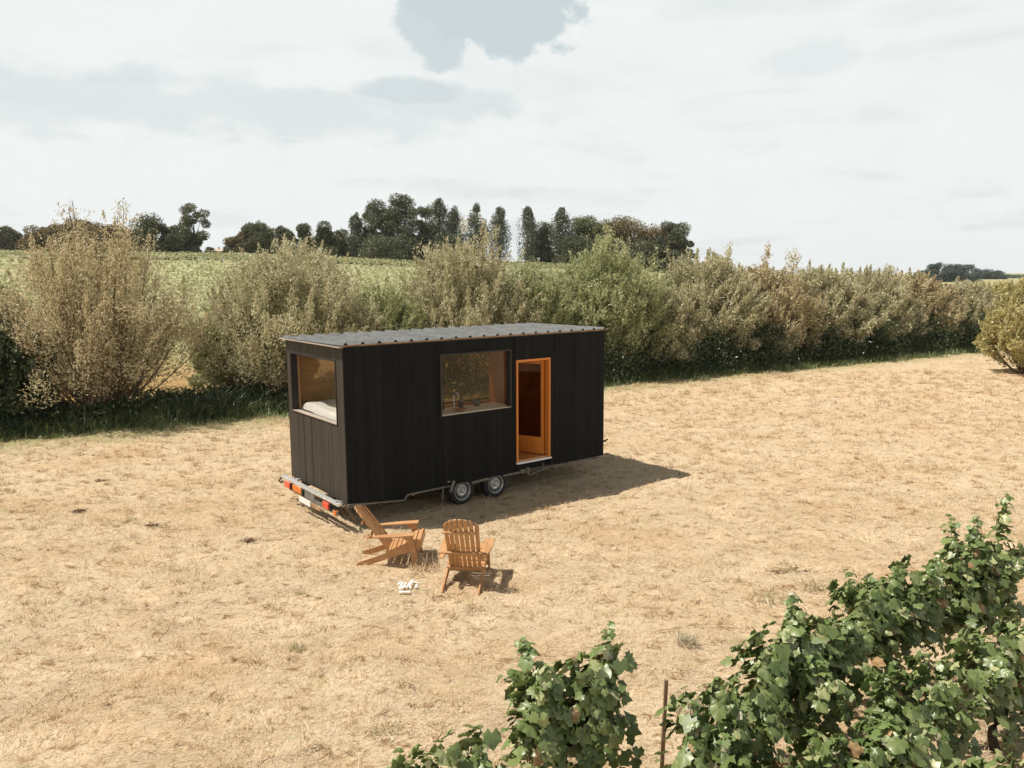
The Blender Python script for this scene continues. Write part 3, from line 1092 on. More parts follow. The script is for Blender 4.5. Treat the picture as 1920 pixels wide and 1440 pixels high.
TREES = [
    (-123.1, 194.3, 16.5, 2.2, 'd', 'dark tree cut by the left edge of the photo on the far rise'),
    (-121.0, 196.1, 15.9, 2.4, 'g', 'small round green tree second from the left edge on the far rise'),
    (-86.1, 146.6, 13.2, 3.1, 'o', 'olive brown tree leftmost behind the tall airy willow'),
    (-83.1, 148.3, 13.8, 2.8, 'o', 'olive brown tree second from left behind the tall airy willow'),
    (-79.9, 149.8, 14.6, 3.2, 'o', 'tallest olive brown tree behind the tall airy willow'),
    (-76.5, 151.4, 13.9, 3.5, 'o', 'wide olive brown tree behind the tall airy willow'),
    (-72.6, 153.4, 13.6, 3.0, 'o', 'olive brown tree at the right side of the tall airy willow'),
    (-67.3, 150.6, 15.1, 3.5, 'b', 'dark round tree left of the tall pale topped one'),
    (-64.0, 152.0, 14.2, 2.9, 'b', 'dark tree pressed against the tall pale topped one'),
    (-60.6, 153.5, 18.0, 2.9, 't', 'tall tree with a pale open crown above dark lower foliage'),
    (-55.9, 149.8, 9.4, 1.3, 's', 'small dark round bush beside the little white house'),
    (-53.7, 150.5, 9.8, 1.3, 's', 'small dark bush right of the little white house'),
    (-54.2, 160.4, 12.6, 2.2, 'o2', 'small orange brown tree above the little white house'),
    (-51.6, 161.3, 15.0, 3.0, 'g', 'round fresh green tree right of the orange brown one'),
    (-48.2, 167.7, 14.6, 2.9, 'g', 'mid green tree behind the shoots of the broad grey willow'),
    (-43.6, 168.9, 15.0, 2.6, 'c', 'dark cone shaped tree behind the broad grey willow'),
    (-39.6, 170.4, 15.2, 2.3, 'c', 'dark green cone shaped tree right of the broad grey willow'),
    (-37.0, 170.9, 13.9, 2.3, 'g', 'low green tree joined to the dark cone shaped one'),
    (-32.6, 168.9, 17.5, 1.6, 'p2', 'slender pale poplar left of the tall dark group'),
    (-34.6, 171.5, 12.4, 2.2, 'b', 'low dark tree at the foot of the slender pale poplar'),
    (-30.0, 172.0, 14.2, 2.4, 'b', 'dark tree filling between the slender poplar and the tall group'),
    (-27.0, 167.8, 20.2, 3.3, 'b2', 'broad tall dark tree left in the tall group'),
    (-22.6, 168.5, 21.5, 3.0, 'b', 'tallest dark tree of the ridge, second in the tall group'),
    (-19.3, 173.9, 19.0, 2.7, 'u', 'flat topped umbrella pine behind the tall group'),
    (-18.8, 169.5, 15.4, 2.8, 'b', 'dark tree below the flat topped umbrella pine'),
    (-15.4, 171.3, 20.4, 2.1, 'p', 'dark green poplar right of the umbrella pine'),
    (-12.3, 171.5, 19.0, 1.9, 'p2', 'thin greyish poplar right of the dark green poplar'),
    (-7.3, 171.8, 19.2, 1.9, 'p', 'first of the free standing poplars above the roof'),
    (-2.5, 172.0, 18.6, 2.0, 'p2', 'second free standing poplar above the roof, slightly shorter'),
    (3.6, 172.0, 18.9, 2.0, 'p2', 'third free standing poplar above the roof beside a dark round tree'),
    (7.2, 174.9, 15.4, 3.0, 'b', 'dark round tree squeezed between two poplars'),
    (10.7, 171.7, 18.8, 2.0, 'p2', 'rightmost poplar with the lime green trees beside it'),
    (16.4, 177.2, 17.0, 4.2, 'lg', 'large lime green tree right of the rightmost poplar'),
    (20.6, 172.8, 15.6, 3.2, 'lg', 'smaller lime green tree in front of the brown oaks'),
    (24.6, 170.4, 15.9, 4.6, 'oak', 'wide brown tinged oak with a domed crown'),
    (29.9, 169.5, 13.9, 3.8, 'oak', 'lower brown tinged oak right of the domed one'),
    (-24.8, 164.5, 12.2, 4.4, 'b', 'low dark tree filling the foot of the tall group on its left'),
    (-14.0, 167.5, 12.6, 3.6, 'b', 'low dark tree under the dark green poplar'),
    (13.6, 170.0, 12.0, 3.2, 'b', 'low dark tree at the foot of the rightmost poplar'),
    (20.0, 168.8, 11.0, 4.0, 'b', 'dark low tree under the lime green trees'),
    (27.0, 166.5, 10.6, 4.2, 'b', 'dark low tree under the brown oaks'),
    (33.6, 166.7, 15.2, 2.8, 'b', 'dark pointed tree at the right end of the ridge group'),
    (36.4, 168.2, 11.6, 1.9, 'b', 'small dark tree closing the right end of the ridge group'),
]
NAMES = {'p': 'poplar_tree', 'p2': 'poplar_tree', 'c': 'cypress_tree', 'u': 'umbrella_pine', 's': 'round_bush', 'oak': 'oak_tree'}
for x, y, top, w, k, lab in TREES:
    far_tree(NAMES.get(k, 'broadleaf_tree'), x, y, top, w, k, lab,
             leafn={'t': 3600, 'p2': 3600, 'p': 4200, 'u': 2400, 's': 1500}.get(k, 9500))
for x, y, top, w, lab in [(197.9, 370.5, 8.8, 3.6, 'dark round tree leftmost of the far clump on the right horizon'),
                          (194.0, 373.0, 5.4, 3.4, 'lowest tree at the left foot of the far right clump'),
                          (208.0, 375.7, 8.0, 4.6, 'wide flat dark tree in the middle of the far right clump'),
                          (213.6, 373.4, 7.7, 4.2, 'dark tree at the right end of the far right clump'),
                          (306.4, 515.9, 5.4, 5.0, 'very small distant tree right of the far clump'),
                          (313.8, 513.3, 4.6, 4.0, 'tiniest distant tree nearest the right edge')]:
    far_tree('distant_tree', x, y, top, w, 'b', lab, 'trees on the right horizon', 2600, .6, 'bluegreen')


# low distant hedgerows on the flat horizon
def far_band(x0, y0, x1, y1, hgt, n, label, mat, size):
    t = rng.random(n)
    x = x0 + (x1 - x0) * t + rng.normal(size=n) * 2
    y = y0 + (y1 - y0) * t + rng.normal(size=n) * 3
    top = hgt * (.45 + .9 * fbm(t * 38, t * 3 + 2, 3))
    z = terrain(x, y) + rng.random(n) * top
    V, F = leaf_diamonds(np.stack([x, y, z], -1), rng.normal(size=(n, 3)), size, size * .8)
    tag(mesh_obj('distant_hedgerow', V, F, M[mat]), label, 'hedgerow', kind='stuff')


far_band(60, 330, 420, 640, 2.6, 26000, 'thin line of far hedges along the right horizon', 'bluegreen', .9)
far_band(90, 150, 150, 165, 1.9, 16000, 'straw coloured scrub line beyond the right end of the hedge', 'willow_y', .4)


def house(x, y, z0, w, d, h_, label, rz):
    root = empty('farmhouse', (x, y, z0), rz, label, 'house', 'far houses between the ridge trees')
    MB().box((-w / 2, -d / 2, 0), (w / 2, d / 2, h_)).build('wall', M['plaster'], root)
    r = MB()
    r.prism([(-w / 2 - .3, -d / 2 - .3, h_ + .004), (-w / 2 - .3, d / 2 + .3, h_ + .004), (-w / 2 - .3, 0, h_ + .15 + w * .14)], (w + .6, 0, 0))

    rf = r.build('roof', M['tile'], root)
    MB().box((w * .2, -.2, h_ + .1), (w * .2 + .35, .2, h_ + .5 + w * .14)).build('chimney', M['plaster'], rf)
    for wx in (-w * .28,):
        f = MB().box((wx - .2, -d / 2 - .05, .9), (wx + .2, -d / 2 - .004, 1.45)).build('window', M['black'], root)
    MB().box((w * .12, -d / 2 - .05, 0), (w * .12 + .5, -d / 2 - .004, 1.5)).build('door', M['door_wood'], root)


house(-55.6, 150.2, float(terrain(-55.6, 150.2)), 2.2, 3, 1.7, 'little white house between dark bushes on the vineyard crest', .3)
house(-52.6, 176.0, float(terrain(-52.6, 176)), 8, 5, 1.6, 'low farmhouse with pale roof behind the crest, right of the small dark bush', .2)


# ---------------------------------------------------------------- the tiny house on its trailer
def T2W(lx, ly, z):
    p = TR_O + TR_EX * lx + TR_EY * ly
    return (p[0], p[1], z)


Z0, ZT = .440, 3.100


def boards(mb, length, openings, place, zlo, zhi, seed, wmin=.07, wmax=.135, th=.024):
    """vertical boards along 'length'; place(u0,u1,z0,z1,d0,d1) gives a box; openings: (u0,u1,z0,z1)"""
    r = random.Random(seed)
    u = 0.0
    while u < length - 1e-4:
        w = r.uniform(wmin, wmax)
        if length - (u + w) < wmin:
            w = length - u
        cuts = [u, u + w] + [c for o in openings for c in o[:2] if u + .004 < c < u + w - .004]
        cuts.sort()
        dep = r.uniform(0, .007)
        for a, b in zip(cuts[:-1], cuts[1:]):
            segs = [(zlo(a) if callable(zlo) else zlo, zhi)]
            for o in openings:
                if o[0] < (a + b) / 2 < o[1]:
                    ns = []
                    for s0, s1 in segs:
                        if o[2] > s0:
                            ns.append((s0, min(s1, o[2])))
                        if o[3] < s1:
                            ns.append((max(s0, o[3]), s1))
                    segs = ns
            ga = .0013 if a == u else 0
            gb = .0013 if b == u + w else 0
            for s0, s1 in segs:
                if s1 - s0 > .01:
                    place(mb, a + ga, b - gb, s0, s1, dep, dep + th)
        u += w


def build_trailer():
    root = empty('tiny_house_trailer', T2W(0, 0, 0), TR_YAW,
                 'black charred timber tiny house on a twin axle trailer in the dry meadow', 'tiny house')
    L, W = TR_L, TR_W
    WIN = (1.862, 3.470, 1.735, 2.870)
    DOOR = (3.592, 4.450, .44, 2.645)
    EWIN = (.285, 2.240, 1.755, 2.870)
    RWIN = (3.0, 5.6, 1.50, 2.75)
    zl = lambda u: (.455 - .115 * min(u / 1.06, 1)) if u < 1.07 else (.437 + .0 * u)
    m = MB()
    boards(m, L, [WIN, DOOR], lambda b, a0, a1, z0, z1, d0, d1: b.box((a0, -.002 + d0, z0), (a1, d1, z1)), zl, ZT, 3)
    m.box((DOOR[0] + .003, .05, .445), (DOOR[1] - .003, .075, .615))
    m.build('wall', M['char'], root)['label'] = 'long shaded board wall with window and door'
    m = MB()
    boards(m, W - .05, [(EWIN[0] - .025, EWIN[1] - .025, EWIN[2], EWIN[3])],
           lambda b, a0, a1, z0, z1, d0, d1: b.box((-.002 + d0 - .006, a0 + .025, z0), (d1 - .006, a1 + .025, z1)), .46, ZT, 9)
    m.build('wall', M['char_sunlit'], root)['label'] = 'sunlit end wall of charred boards with the bed window'
    m = MB()
    boards(m, W - .05, [], lambda b, a0, a1, z0, z1, d0, d1: b.box((L - d1, a0 + .025, z0), (L - d0, a1 + .025, z1)), Z0, ZT, 5)
    m.build('wall', M['char'], root)['label'] = 'windowless far end wall'
    m = MB()
    boards(m, L, [RWIN], lambda b, a0, a1, z0, z1, d0, d1: b.box((a0, W - d1, z0), (a1, W - d0 + .002, z1)), Z0, ZT, 7)
    m.build('wall', M['char'], root)['label'] = 'rear wall facing the hedge'
    # lining of plywood inside
    t = .035
    m = MB()
    for (a, b, z0, z1) in [(t, WIN[0], .66, 3.02), (WIN[0], WIN[1], .66, WIN[2] - .01), (WIN[0], WIN[1], WIN[3], 3.02), (WIN[1], DOOR[0], .66, 3.02),
                           (DOOR[0], DOOR[1], 2.66, 3.02), (DOOR[1], L - t, .66, 3.02)]:
        m.box((a, t, z0), (b, t + .09, z1))
    for (a, b, z0, z1) in [(t, RWIN[0], .66, 3.02), (RWIN[0], RWIN[1], .66, RWIN[2]), (RWIN[0], RWIN[1], RWIN[3], 3.02), (RWIN[1], L - t, .66, 3.02)]:
        m.box((a, W - t - .09, z0), (b, W - t, z1))
    for (a, b, z0, z1) in [(t + .09, EWIN[0], .66, 3.02), (EWIN[0], EWIN[1], .66, EWIN[2] - .01), (EWIN[0], EWIN[1], EWIN[3], 3.02), (EWIN[1], W - t - .09, .66, 3.02)]:
        m.box((t, a, z0), (t + .09, b, z1))
    m.box((L - t - .09, t + .09, .66), (L - t, W - t - .09, 3.02))
    m.box((t, t, 3.022), (L - t, W - t, 3.05))
    m.build('interior_wall', M['ply'], root)
    m = MB()
    m.box((t, t, .60), (L - t, W - t, .655))
    m.build('floor', M['floor_wood'], root)
    MB().box((2.2, 2.28, .66), (5.6, 2.32, 1.48)).build('dark_strip', M['shade_wood'], root)  # dark strip added to darken the view through the kitchen window
    # partition beside the door, added as a dark sheet to darken the view in
    MB().box((4.62, .128, .66), (4.66, 2.3, 3.0)).build('dark_panel', M['shade_wood'], root)
    # ---- roof: trapezoid ribs running front to back
    prof = []
    x = -.10
    pitch, k = .3085, 0
    xe = L + .075
    prof.append((x, 0))
    r0 = .012
    while True:
        c = r0 + k * pitch
        if c + .05 > xe:
            break
        prof += [(c - .040, 0), (c - .018, .036), (c + .018, .036), (c + .040, 0)]
        if c + pitch * .5 + .02 < xe:
            prof += [(c + pitch * .5 - .012, 0), (c + pitch * .5, .004), (c + pitch * .5 + .012, 0)]
        k += 1
    prof.append((xe, 0))
    y0, y1, za, zb, th = -.085, W + .075, 3.150, 3.132, .0022
    v, f = [], []
    n = len(prof)
    for (yy, zz) in ((y0, za), (y1, zb)):
        for off in (0, -th):
            for (px, pz) in prof:
                v.append((px, yy, zz + pz + off))
    for i in range(n - 1):
        f.append((i, i + 1, 2 * n + i + 1, 2 * n + i))
        f.append((n + i, 3 * n + i, 3 * n + i + 1, n + i + 1))
        f.append((i, n + i, n + i + 1, i + 1))
        f.append((2 * n + i, 2 * n + i + 1, 3 * n + i + 1, 3 * n + i))
    f.append((0, 2 * n, 3 * n, n))
    f.append((n - 1, 2 * n - 1, 4 * n - 1, 3 * n - 1))
    rb = MB()
    rb.v, rb.f = v, f
    # screw heads
    rs = random.Random(2)
    for i in range(k):
        for yy in (.15, .85, 1.55, 2.3):
            c = r0 + i * pitch
            rb.box((c - .008, yy, 3.186), (c + .008, yy + .016, 3.192))
    roof = rb.build('roof', M['roof'], root)
    m = MB()
    m.box((-.075, -.050, 3.122), (L + .05, -.022, 3.1455))
    m.build('batten', M['batten'], roof)
    m = MB()
    m.box((-.105, -.075, 3.105), (-.035, W + .07, 3.128))
    m.build('barge_board', M['grey_wood'], roof)
    m = MB()
    m.box((-.03, -.018, 3.103), (L + .03, W + .05, 3.127))
    m.build('roof_deck', M['black'], roof)

    # ---- windows
    def window(o, axis, name_label, glass, depth, fw, proud, sill_mat, bottom_extra=0.0):
        u0, u1, z0, z1 = o
        f = MB()

        def bx(a0, a1, d0, d1, b0, b1):
            if axis == 'x':
                f.box((a0, d0, b0), (a1, d1, b1))
            else:
                f.box((d0, a0, b0), (d1, a1, b1))
        bx(u0, u0 + fw, -proud, depth, z0, z1)
        bx(u1 - fw, u1, -proud, depth, z0, z1)
        bx(u0 + fw, u1 - fw, -proud, depth, z1 - fw, z1)
        bx(u0 + fw, u1 - fw, -proud, depth, z0, z0 + .018)
        fr = f.build('window', M['black'], root)
        fr['label'] = name_label
        f = MB()
        g0, g1 = depth - .03, depth - .024
        bx(u0 + fw, u1 - fw, g0, g1, z0 + .018, z1 - fw)
        f.build('pane', glass, fr)
        f = MB()
        bx(u0 + fw, u1 - fw, -proud - .006, g0 - .004, z0 + .0185, z0 + .0255)
        f.build('sill', sill_mat, fr)
        return fr

    window(WIN, 'x', 'wide kitchen window with black frame', M['glass'], .10, .028, .022, M['pale_wood'])
    ew = window(EWIN, 'y', 'large end window showing the white bed', M['glass'], .13, .022, .018, M['grey_wood'])
    f = MB()
    f.box((.112, EWIN[1] - .075, EWIN[2] + .028), (.132, EWIN[1] - .0225, EWIN[3] - .023))
    f.build('jamb', M['ply'], ew)
    # rear window
    f = MB()
    for a0, a1, b0, b1 in [(RWIN[0], RWIN[0] + .04, RWIN[2], RWIN[3]), (RWIN[1] - .04, RWIN[1], RWIN[2], RWIN[3]),
                           (RWIN[0] + .04, RWIN[1] - .04, RWIN[3] - .04, RWIN[3]), (RWIN[0] + .04, RWIN[1] - .04, RWIN[2], RWIN[2] + .04)]:
        f.box((a0, W - .10, b0), (a1, W + .02, b1))
    rw = f.build('window', M['black'], root)
    rw['label'] = 'rear window seen through the kitchen window'
    MB().box((RWIN[0] + .04, W - .05, RWIN[2] + .04), (RWIN[1] - .04, W - .044, RWIN[3] - .04)).build('pane', M['glass_tint'], rw)

    # ---- kitchen counter inside the long window
    m = MB()
    m.box((1.80, .13, 1.715), (3.56, .70, 1.752))
    c = m.build('counter', M['pale_wood'], root)
    m = MB()
    m.box((1.83, .16, .66), (3.53, .66, 1.712))
    m.build('cupboard', M['ply'], c)
    m = MB()
    m.tube([(2.42, .40, 1.752), (2.42, .40, 2.02), (2.42, .36, 2.08), (2.42, .28, 2.09), (2.42, .24, 2.03)], .012)
    m.build('tap', M['rim'], c)

    # ---- door frame, leaf, threshold
    d0, d1, dz0, dz1 = DOOR[0], DOOR[1], .632, DOOR[3]
    m = MB()
    w = .040
    m.box((d0, -.022, dz0), (d0 + w, .095, dz1))
    m.box((d1 - w, -.022, dz0), (d1, .095, dz1))
    m.box((d0 + w, -.022, dz1 - w), (d1 - w, .095, dz1))
    df = m.build('door_frame', M['door_wood'], root)
    m = MB()
    m.box((d0 - .01, -.05, .598), (d1 + .01, .13, .6315))
    m.build('threshold', M['white_metal'], df)
    hinge = Vector((d1 - w - .01, .105, 0))
    ang = math.radians(113)                          # direction of the leaf, opened into the room
    R = Matrix.Translation(hinge) @ Matrix.Rotation(ang, 4, 'Z')
    lw, st = .74, .06
    m = MB()
    lz0, lz1 = .675, dz1 - w - .01
    m.box((0, 0, lz0), (st, .045, lz1), R)
    m.box((lw - st, 0, lz0), (lw, .045, lz1), R)
    m.box((st, 0, lz0), (lw - st, .045, lz0 + .34), R)
    m.box((st, 0, lz1 - .09), (lw - st, .045, lz1), R)
    door = m.build('door', M['door_wood'], root)
    door['label'] = 'orange timber glazed door standing open inwards'
    MB().box((st, .018, lz0 + .34), (lw - st, .026, lz1 - .09), R).build('pane', M['glass_tint'], door)
    hm = MB()
    hm.tube([R @ Vector((lw - .04, .045, 1.62)), R @ Vector((lw - .04, .10, 1.62)), R @ Vector((lw - .16, .105, 1.62))], .011)
    hm.build('handle', M['rim'], door)

    # ---- chassis
    m = MB()
    for yy in (.045, W - .105):
        s = -1 if yy < 1 else 1
        m.box((.02, yy, .355), (1.04, yy + .06, .455))
        m.box((1.75, yy + .02, .38), (3.55, yy + .08, .44))
        m.box((4.6, yy + .02, .36), (L - .1, yy + .08, .438))
    m.box((.06, .30, .30), (L - .05, .38, .437))
    m.box((.06, W - .38, .30), (L - .05, W - .30, .437))
    for xx in (.3, 1.3, 3.8, 5.0, L - .15):
        m.box((xx, .10, .34), (xx + .05, W - .1, .43))
    ch = m.build('chassis', M['frame_steel'], root)
    # thin folded rail along the lower edge with its step, as galvanised trim
    def bracket(name, *bars):
        mm = MB()
        for kind, a, b, w_, t_, up in bars:
            if kind == 'bar':
                mm.bar(a, b, w_, t_, up)
            else:
                mm.box(a, b)
        return mm.build(name, M['frame_steel'], ch)
    Zu, Xu, Yu = (0, 0, 1), (1, 0, 0), (0, 1, 0)
    bracket('lower_rail', ('bar', (-.02, -.010, .442), (1.065, -.010, .328), .03, .022, Zu),
            ('bar', (1.065, -.010, .330), (1.135, -.010, .418), .03, .03, Zu),
            ('bar', (1.135, -.010, .418), (1.90, -.010, .428), .03, .022, Zu))
    bracket('step_bracket', ('bar', (3.28, .06, .415), (3.84, .06, .415), .10, .045, Zu), ('box', (3.70, -.012, .40), (3.80, .05, .47), 0, 0, 0))
    bracket('step_support', ('bar', (3.835, .0, .50), (3.895, .0, .325), .04, .03, Zu), ('bar', (3.895, .0, .49), (3.895, .0, .33), .04, .03, Xu),
            ('bar', (3.895, .0, .332), (4.52, .0, .440), .04, .024, Zu))
    bracket('hanger', ('bar', (4.28, .01, .35), (4.28, .01, .52), .015, .015, Xu))
    bracket('mudguard_stay', ('bar', (2.12, -.02, .515), (2.035, -.03, .315), .055, .02, Yu))
    bracket('side_lamp', ('box', (1.975, -.028, .50), (2.035, -.004, .525), 0, 0, 0))
    bracket('axle_bracket', ('bar', (2.55, .07, .395), (2.95, .07, .415), .12, .05, Zu))
    bracket('frame_foot', ('box', (4.95, .02, .40), (5.1, .06, .436), 0, 0, 0))
    # support leg folded up, spare bar on the ground behind the wheels
    m = MB()
    m.tube([(1.93, .06, .42), (1.90, .04, .20), (1.88, .02, .10), (1.80, .0, .09)], .014)
    m.build('prop_stand', M['frame_steel'], ch)
    m = MB()
    m.tube([(3.35, .12, .10), (4.35, .12, .09)], .008)
    m.build('brake_rod', M['frame_steel'], ch)
    # ---- wheels
    for (wx, side) in ((2.345, 0), (3.120, 0), (2.345, 1), (3.120, 1)):
        wm = empty('wheel', (wx, .035 if side == 0 else W - .035, .268))
        wm.parent = root
        sgn = 1 if side == 0 else -1
        S = Matrix.Scale(sgn, 4, (0, 1, 0))
        m = MB()
        m.lathe([(.178, .010), (.186, -.004), (.205, -.008), (.250, -.001), (.266, .018), (.272, .045), (.273, .095), (.270, .14), (.255, .172),
                 (.20, .185), (.178, .175)], 56, S)
        m.build('tyre', M['black_rubber'], wm, smooth=True)
        m = MB()
        m.lathe([(.180, .004), (.180, -.002), (.172, -.004), (.166, .004), (.163, .022), (.157, .030)], 56, S)
        m.lathe([(.118, .036), (.110, .018), (.100, .012), (.072, .020), (.050, .030), (.040, .026), (.034, .008), (.030, -.004), (.018, -.010), (.001, -.010)], 56, S)
        for i in range(5):
            a = i * 2 * math.pi / 5 + .3
            c = (.066 * math.cos(a), 0, .066 * math.sin(a))
            m.lathe([(.001, .010), (.008, .010), (.009, .028)], 10, Matrix.Translation(c) @ S)
        m.build('rim', M['rim'], wm, smooth=True)
        m = MB()
        m.lathe([(.160, .030), (.150, .05), (.128, .05), (.116, .036)], 56, S)
        # ventilation holes
        for i in range(14):
            a = i * 2 * math.pi / 14
            c = (.138 * math.cos(a), .0, .138 * math.sin(a))
            m.lathe([(.001, .040), (.009, .041), (.010, .05)], 8, Matrix.Translation(c) @ S)
        m.build('rim_well', M['rimdark'], wm, smooth=True)
    m = MB()
    m.tube([(2.345, .1, .268), (2.345, W - .1, .268)], .03)
    m.tube([(3.120, .1, .268), (3.120, W - .1, .268)], .03)
    m.build('axle', M['black'], ch)
    # wheel box: closes the wheel space under the floor
    m = MB()
    m.box((.03, .03, .560), (L - .03, W - .03, .598))
    m.box((1.98, .26, .40), (3.46, .28, .558))
    m.build('floor_pan', M['black'], ch)
    # ---- rear light bar beyond the end wall
    m = MB()
    m.box((-.20, -.02, .445), (-.115, W + .02, .490))
    m.bar((-.16, .25, .43), (.10, .25, .43), .06, .05)
    m.bar((-.16, W - .25, .43), (.10, W - .25, .43), .06, .05)
    m.box((-.19, .10, .491), (-.12, .16, .52))
    m.box((-.13, W - .55, .491), (-.05, W - .50, .515))
    lb = m.build('light_bar', M['galv'], root, bevel=.006)
    lb['label'] = 'bright galvanised rear bar carrying the lights'
    m = MB()
    m.box((-.196, .02, .285), (-.172, W - .35, .345))
    m.box((-.194, .95, .30), (-.170, 1.55, .442))
    m.build('bracket', M['frame_steel'], lb)
    for yy in (W - .35, .40):
        t_ = MB()
        t_.box((-.245, yy - .12, .325), (-.200, yy + .12, .435))
        t_.build('tail_light', M['red'], lb, bevel=.012)
        h2 = MB()
        h2.box((-.225, yy - .165, .322), (-.175, yy - .121, .438))
        h2.build('light_housing', M['black'], lb)
    m = MB()
    m.box((-.215, 1.50, .325), (-.203, 1.90, .432))
    m.build('reflector_plate', M['orange'], lb)
    m = MB()
    m.box((-.225, 1.40, .318), (-.203, 1.47, .436))
    m.build('end_cap', M['black'], lb)
    m = MB()
    m.box((-.25, 1.02, .205), (-.235, 1.52, .30))
    m.build('number_plate', M['plate'], lb)
    m = MB()
    m.box((-.235, .62, .215), (-.215, 1.0, .275))
    m.build('reflector_plate', M['batten'], lb)
    m = MB()
    m.tube([(-.16, W + .05, .45), (-.20, W + .09, .40), (-.20, W + .13, .36), (-.19, W + .09, .33), (-.17, W + .04, .36)], .018)
    m.build('hook', M['darkbark'], lb, smooth=True)
    m = MB()
    m.tube([(-.10, -.06, .46), (-.06, -.05, .40), (.04, -.04, .26), (.10, -.03, .17)], .026)
    m.tube([(-.12, .05, .40), (-.06, .06, .28), (-.02, .06, .22)], .022)
    m.build('prop_stand', M['bark'], lb)
    MB().box((-.215, .06, .265), (-.15, .16, .345)).build('side_marker', M['orange'], lb, bevel=.01)
    # small bracket beyond the far end
    m = MB()
    m.box((L + .002, -.02, .725), (L + .06, .05, .755))
    m.bar((L + .05, .015, .74), (L + .14, .015, .765), .03, .02)
    m.build('end_bracket', M['black'], root)
    # drip trim on the front wall joints
    m = MB()
    m.box((3.600, -.024, 2.66), (3.612, -.0035, 3.09))
    m.build('joint_trim', M['black'], root)
    return root


build_trailer()


def place(o, lx, ly, z, rz=0.0):
    o.location = T2W(lx, ly, z)
    o.rotation_euler = (0, 0, TR_YAW + rz)


def build_bed():
    b = empty('bed', (0, 0, 0), 0, 'bed with rumpled white linen behind the end window of the tiny house', 'bed')
    place(b, 0, 0, 0)
    MB().box((.18, .14, .66), (1.62, 2.31, 1.56)).build('bed_base', M['ply'], b)
    MB().box((.145, .15, 1.562), (1.61, 2.30, 1.72)).build('mattress', M['linen'], b, bevel=.03)
    nx, ny = 60, 80
    gx, gy = np.meshgrid(np.linspace(.14, 1.60, nx), np.linspace(.16, 2.22, ny))
    e = np.minimum(np.minimum((gx - .14) / .05, (1.60 - gx) / .14), np.minimum((gy - .16) / .14, (2.22 - gy) / .22))
    gz = 1.735 + .13 * np.sqrt(smooth(e)) + .06 * (fbm(gx * 4, gy * 3, 3) - .5) + .02 * fbm(gx * 14, gy * 10, 2) + .05 * smooth((gy - 1.2) / .8)
    V = np.stack([gx, gy, gz], -1).reshape(-1, 3)
    i = np.arange(nx * ny).reshape(ny, nx)
    F = np.stack([i[:-1, :-1], i[:-1, 1:], i[1:, 1:], i[1:, :-1]], -1).reshape(-1, 4)
    mesh_obj('duvet', V, F, M['linen'], b, smooth=True)


build_bed()


def bottle(lx, ly, h_, r, label, mat='bottle'):
    m = MB()
    m.lathe([(.001, 0), (r, 0), (r, h_ * .55), (r * .9, h_ * .62), (r * .35, h_ * .74), (r * .32, h_ * .97), (r * .38, h_), (.001, h_)], 20,
            Matrix.Rotation(math.pi / 2, 4, 'X'))
    o = m.build('bottle', M[mat], None, smooth=True)
    tag(o, label, 'bottle', 'things standing on the kitchen counter')
    place(o, lx, ly, 1.753)


bottle(2.16, .50, .30, .045, 'dark bottle leftmost on the counter behind the kitchen window')
bottle(2.26, .56, .36, .040, 'taller dark bottle second from left behind the kitchen window')
bottle(2.68, .55, .26, .05, 'dark bottle right of the tap behind the kitchen window')
m = MB()
m.lathe([(.001, 0), (.055, 0), (.075, .015), (.13, .045), (.125, .05), (.07, .024), (.001, .02)], 28, Matrix.Rotation(math.pi / 2, 4, 'X'))
o = m.build('plate', M['ceramic'], None, smooth=True)
tag(o, 'round brown dish on the pale window counter', 'dish')
place(o, 2.42, .19, 1.753)
m = MB()
m.lathe([(.001, 0), (.06, 0), (.075, .05), (.07, .14), (.001, .14)], 24, Matrix.Rotation(math.pi / 2, 4, 'X'))
m.tube([(.07, 0, .05), (.115, 0, .07), (.115, 0, .11), (.07, 0, .12)], .01)
o = m.build('kettle', M['bottle'], None, smooth=True)
tag(o, 'squat black kettle right of the bottles behind the kitchen window', 'kettle')
place(o, 3.02, .52, 1.753)


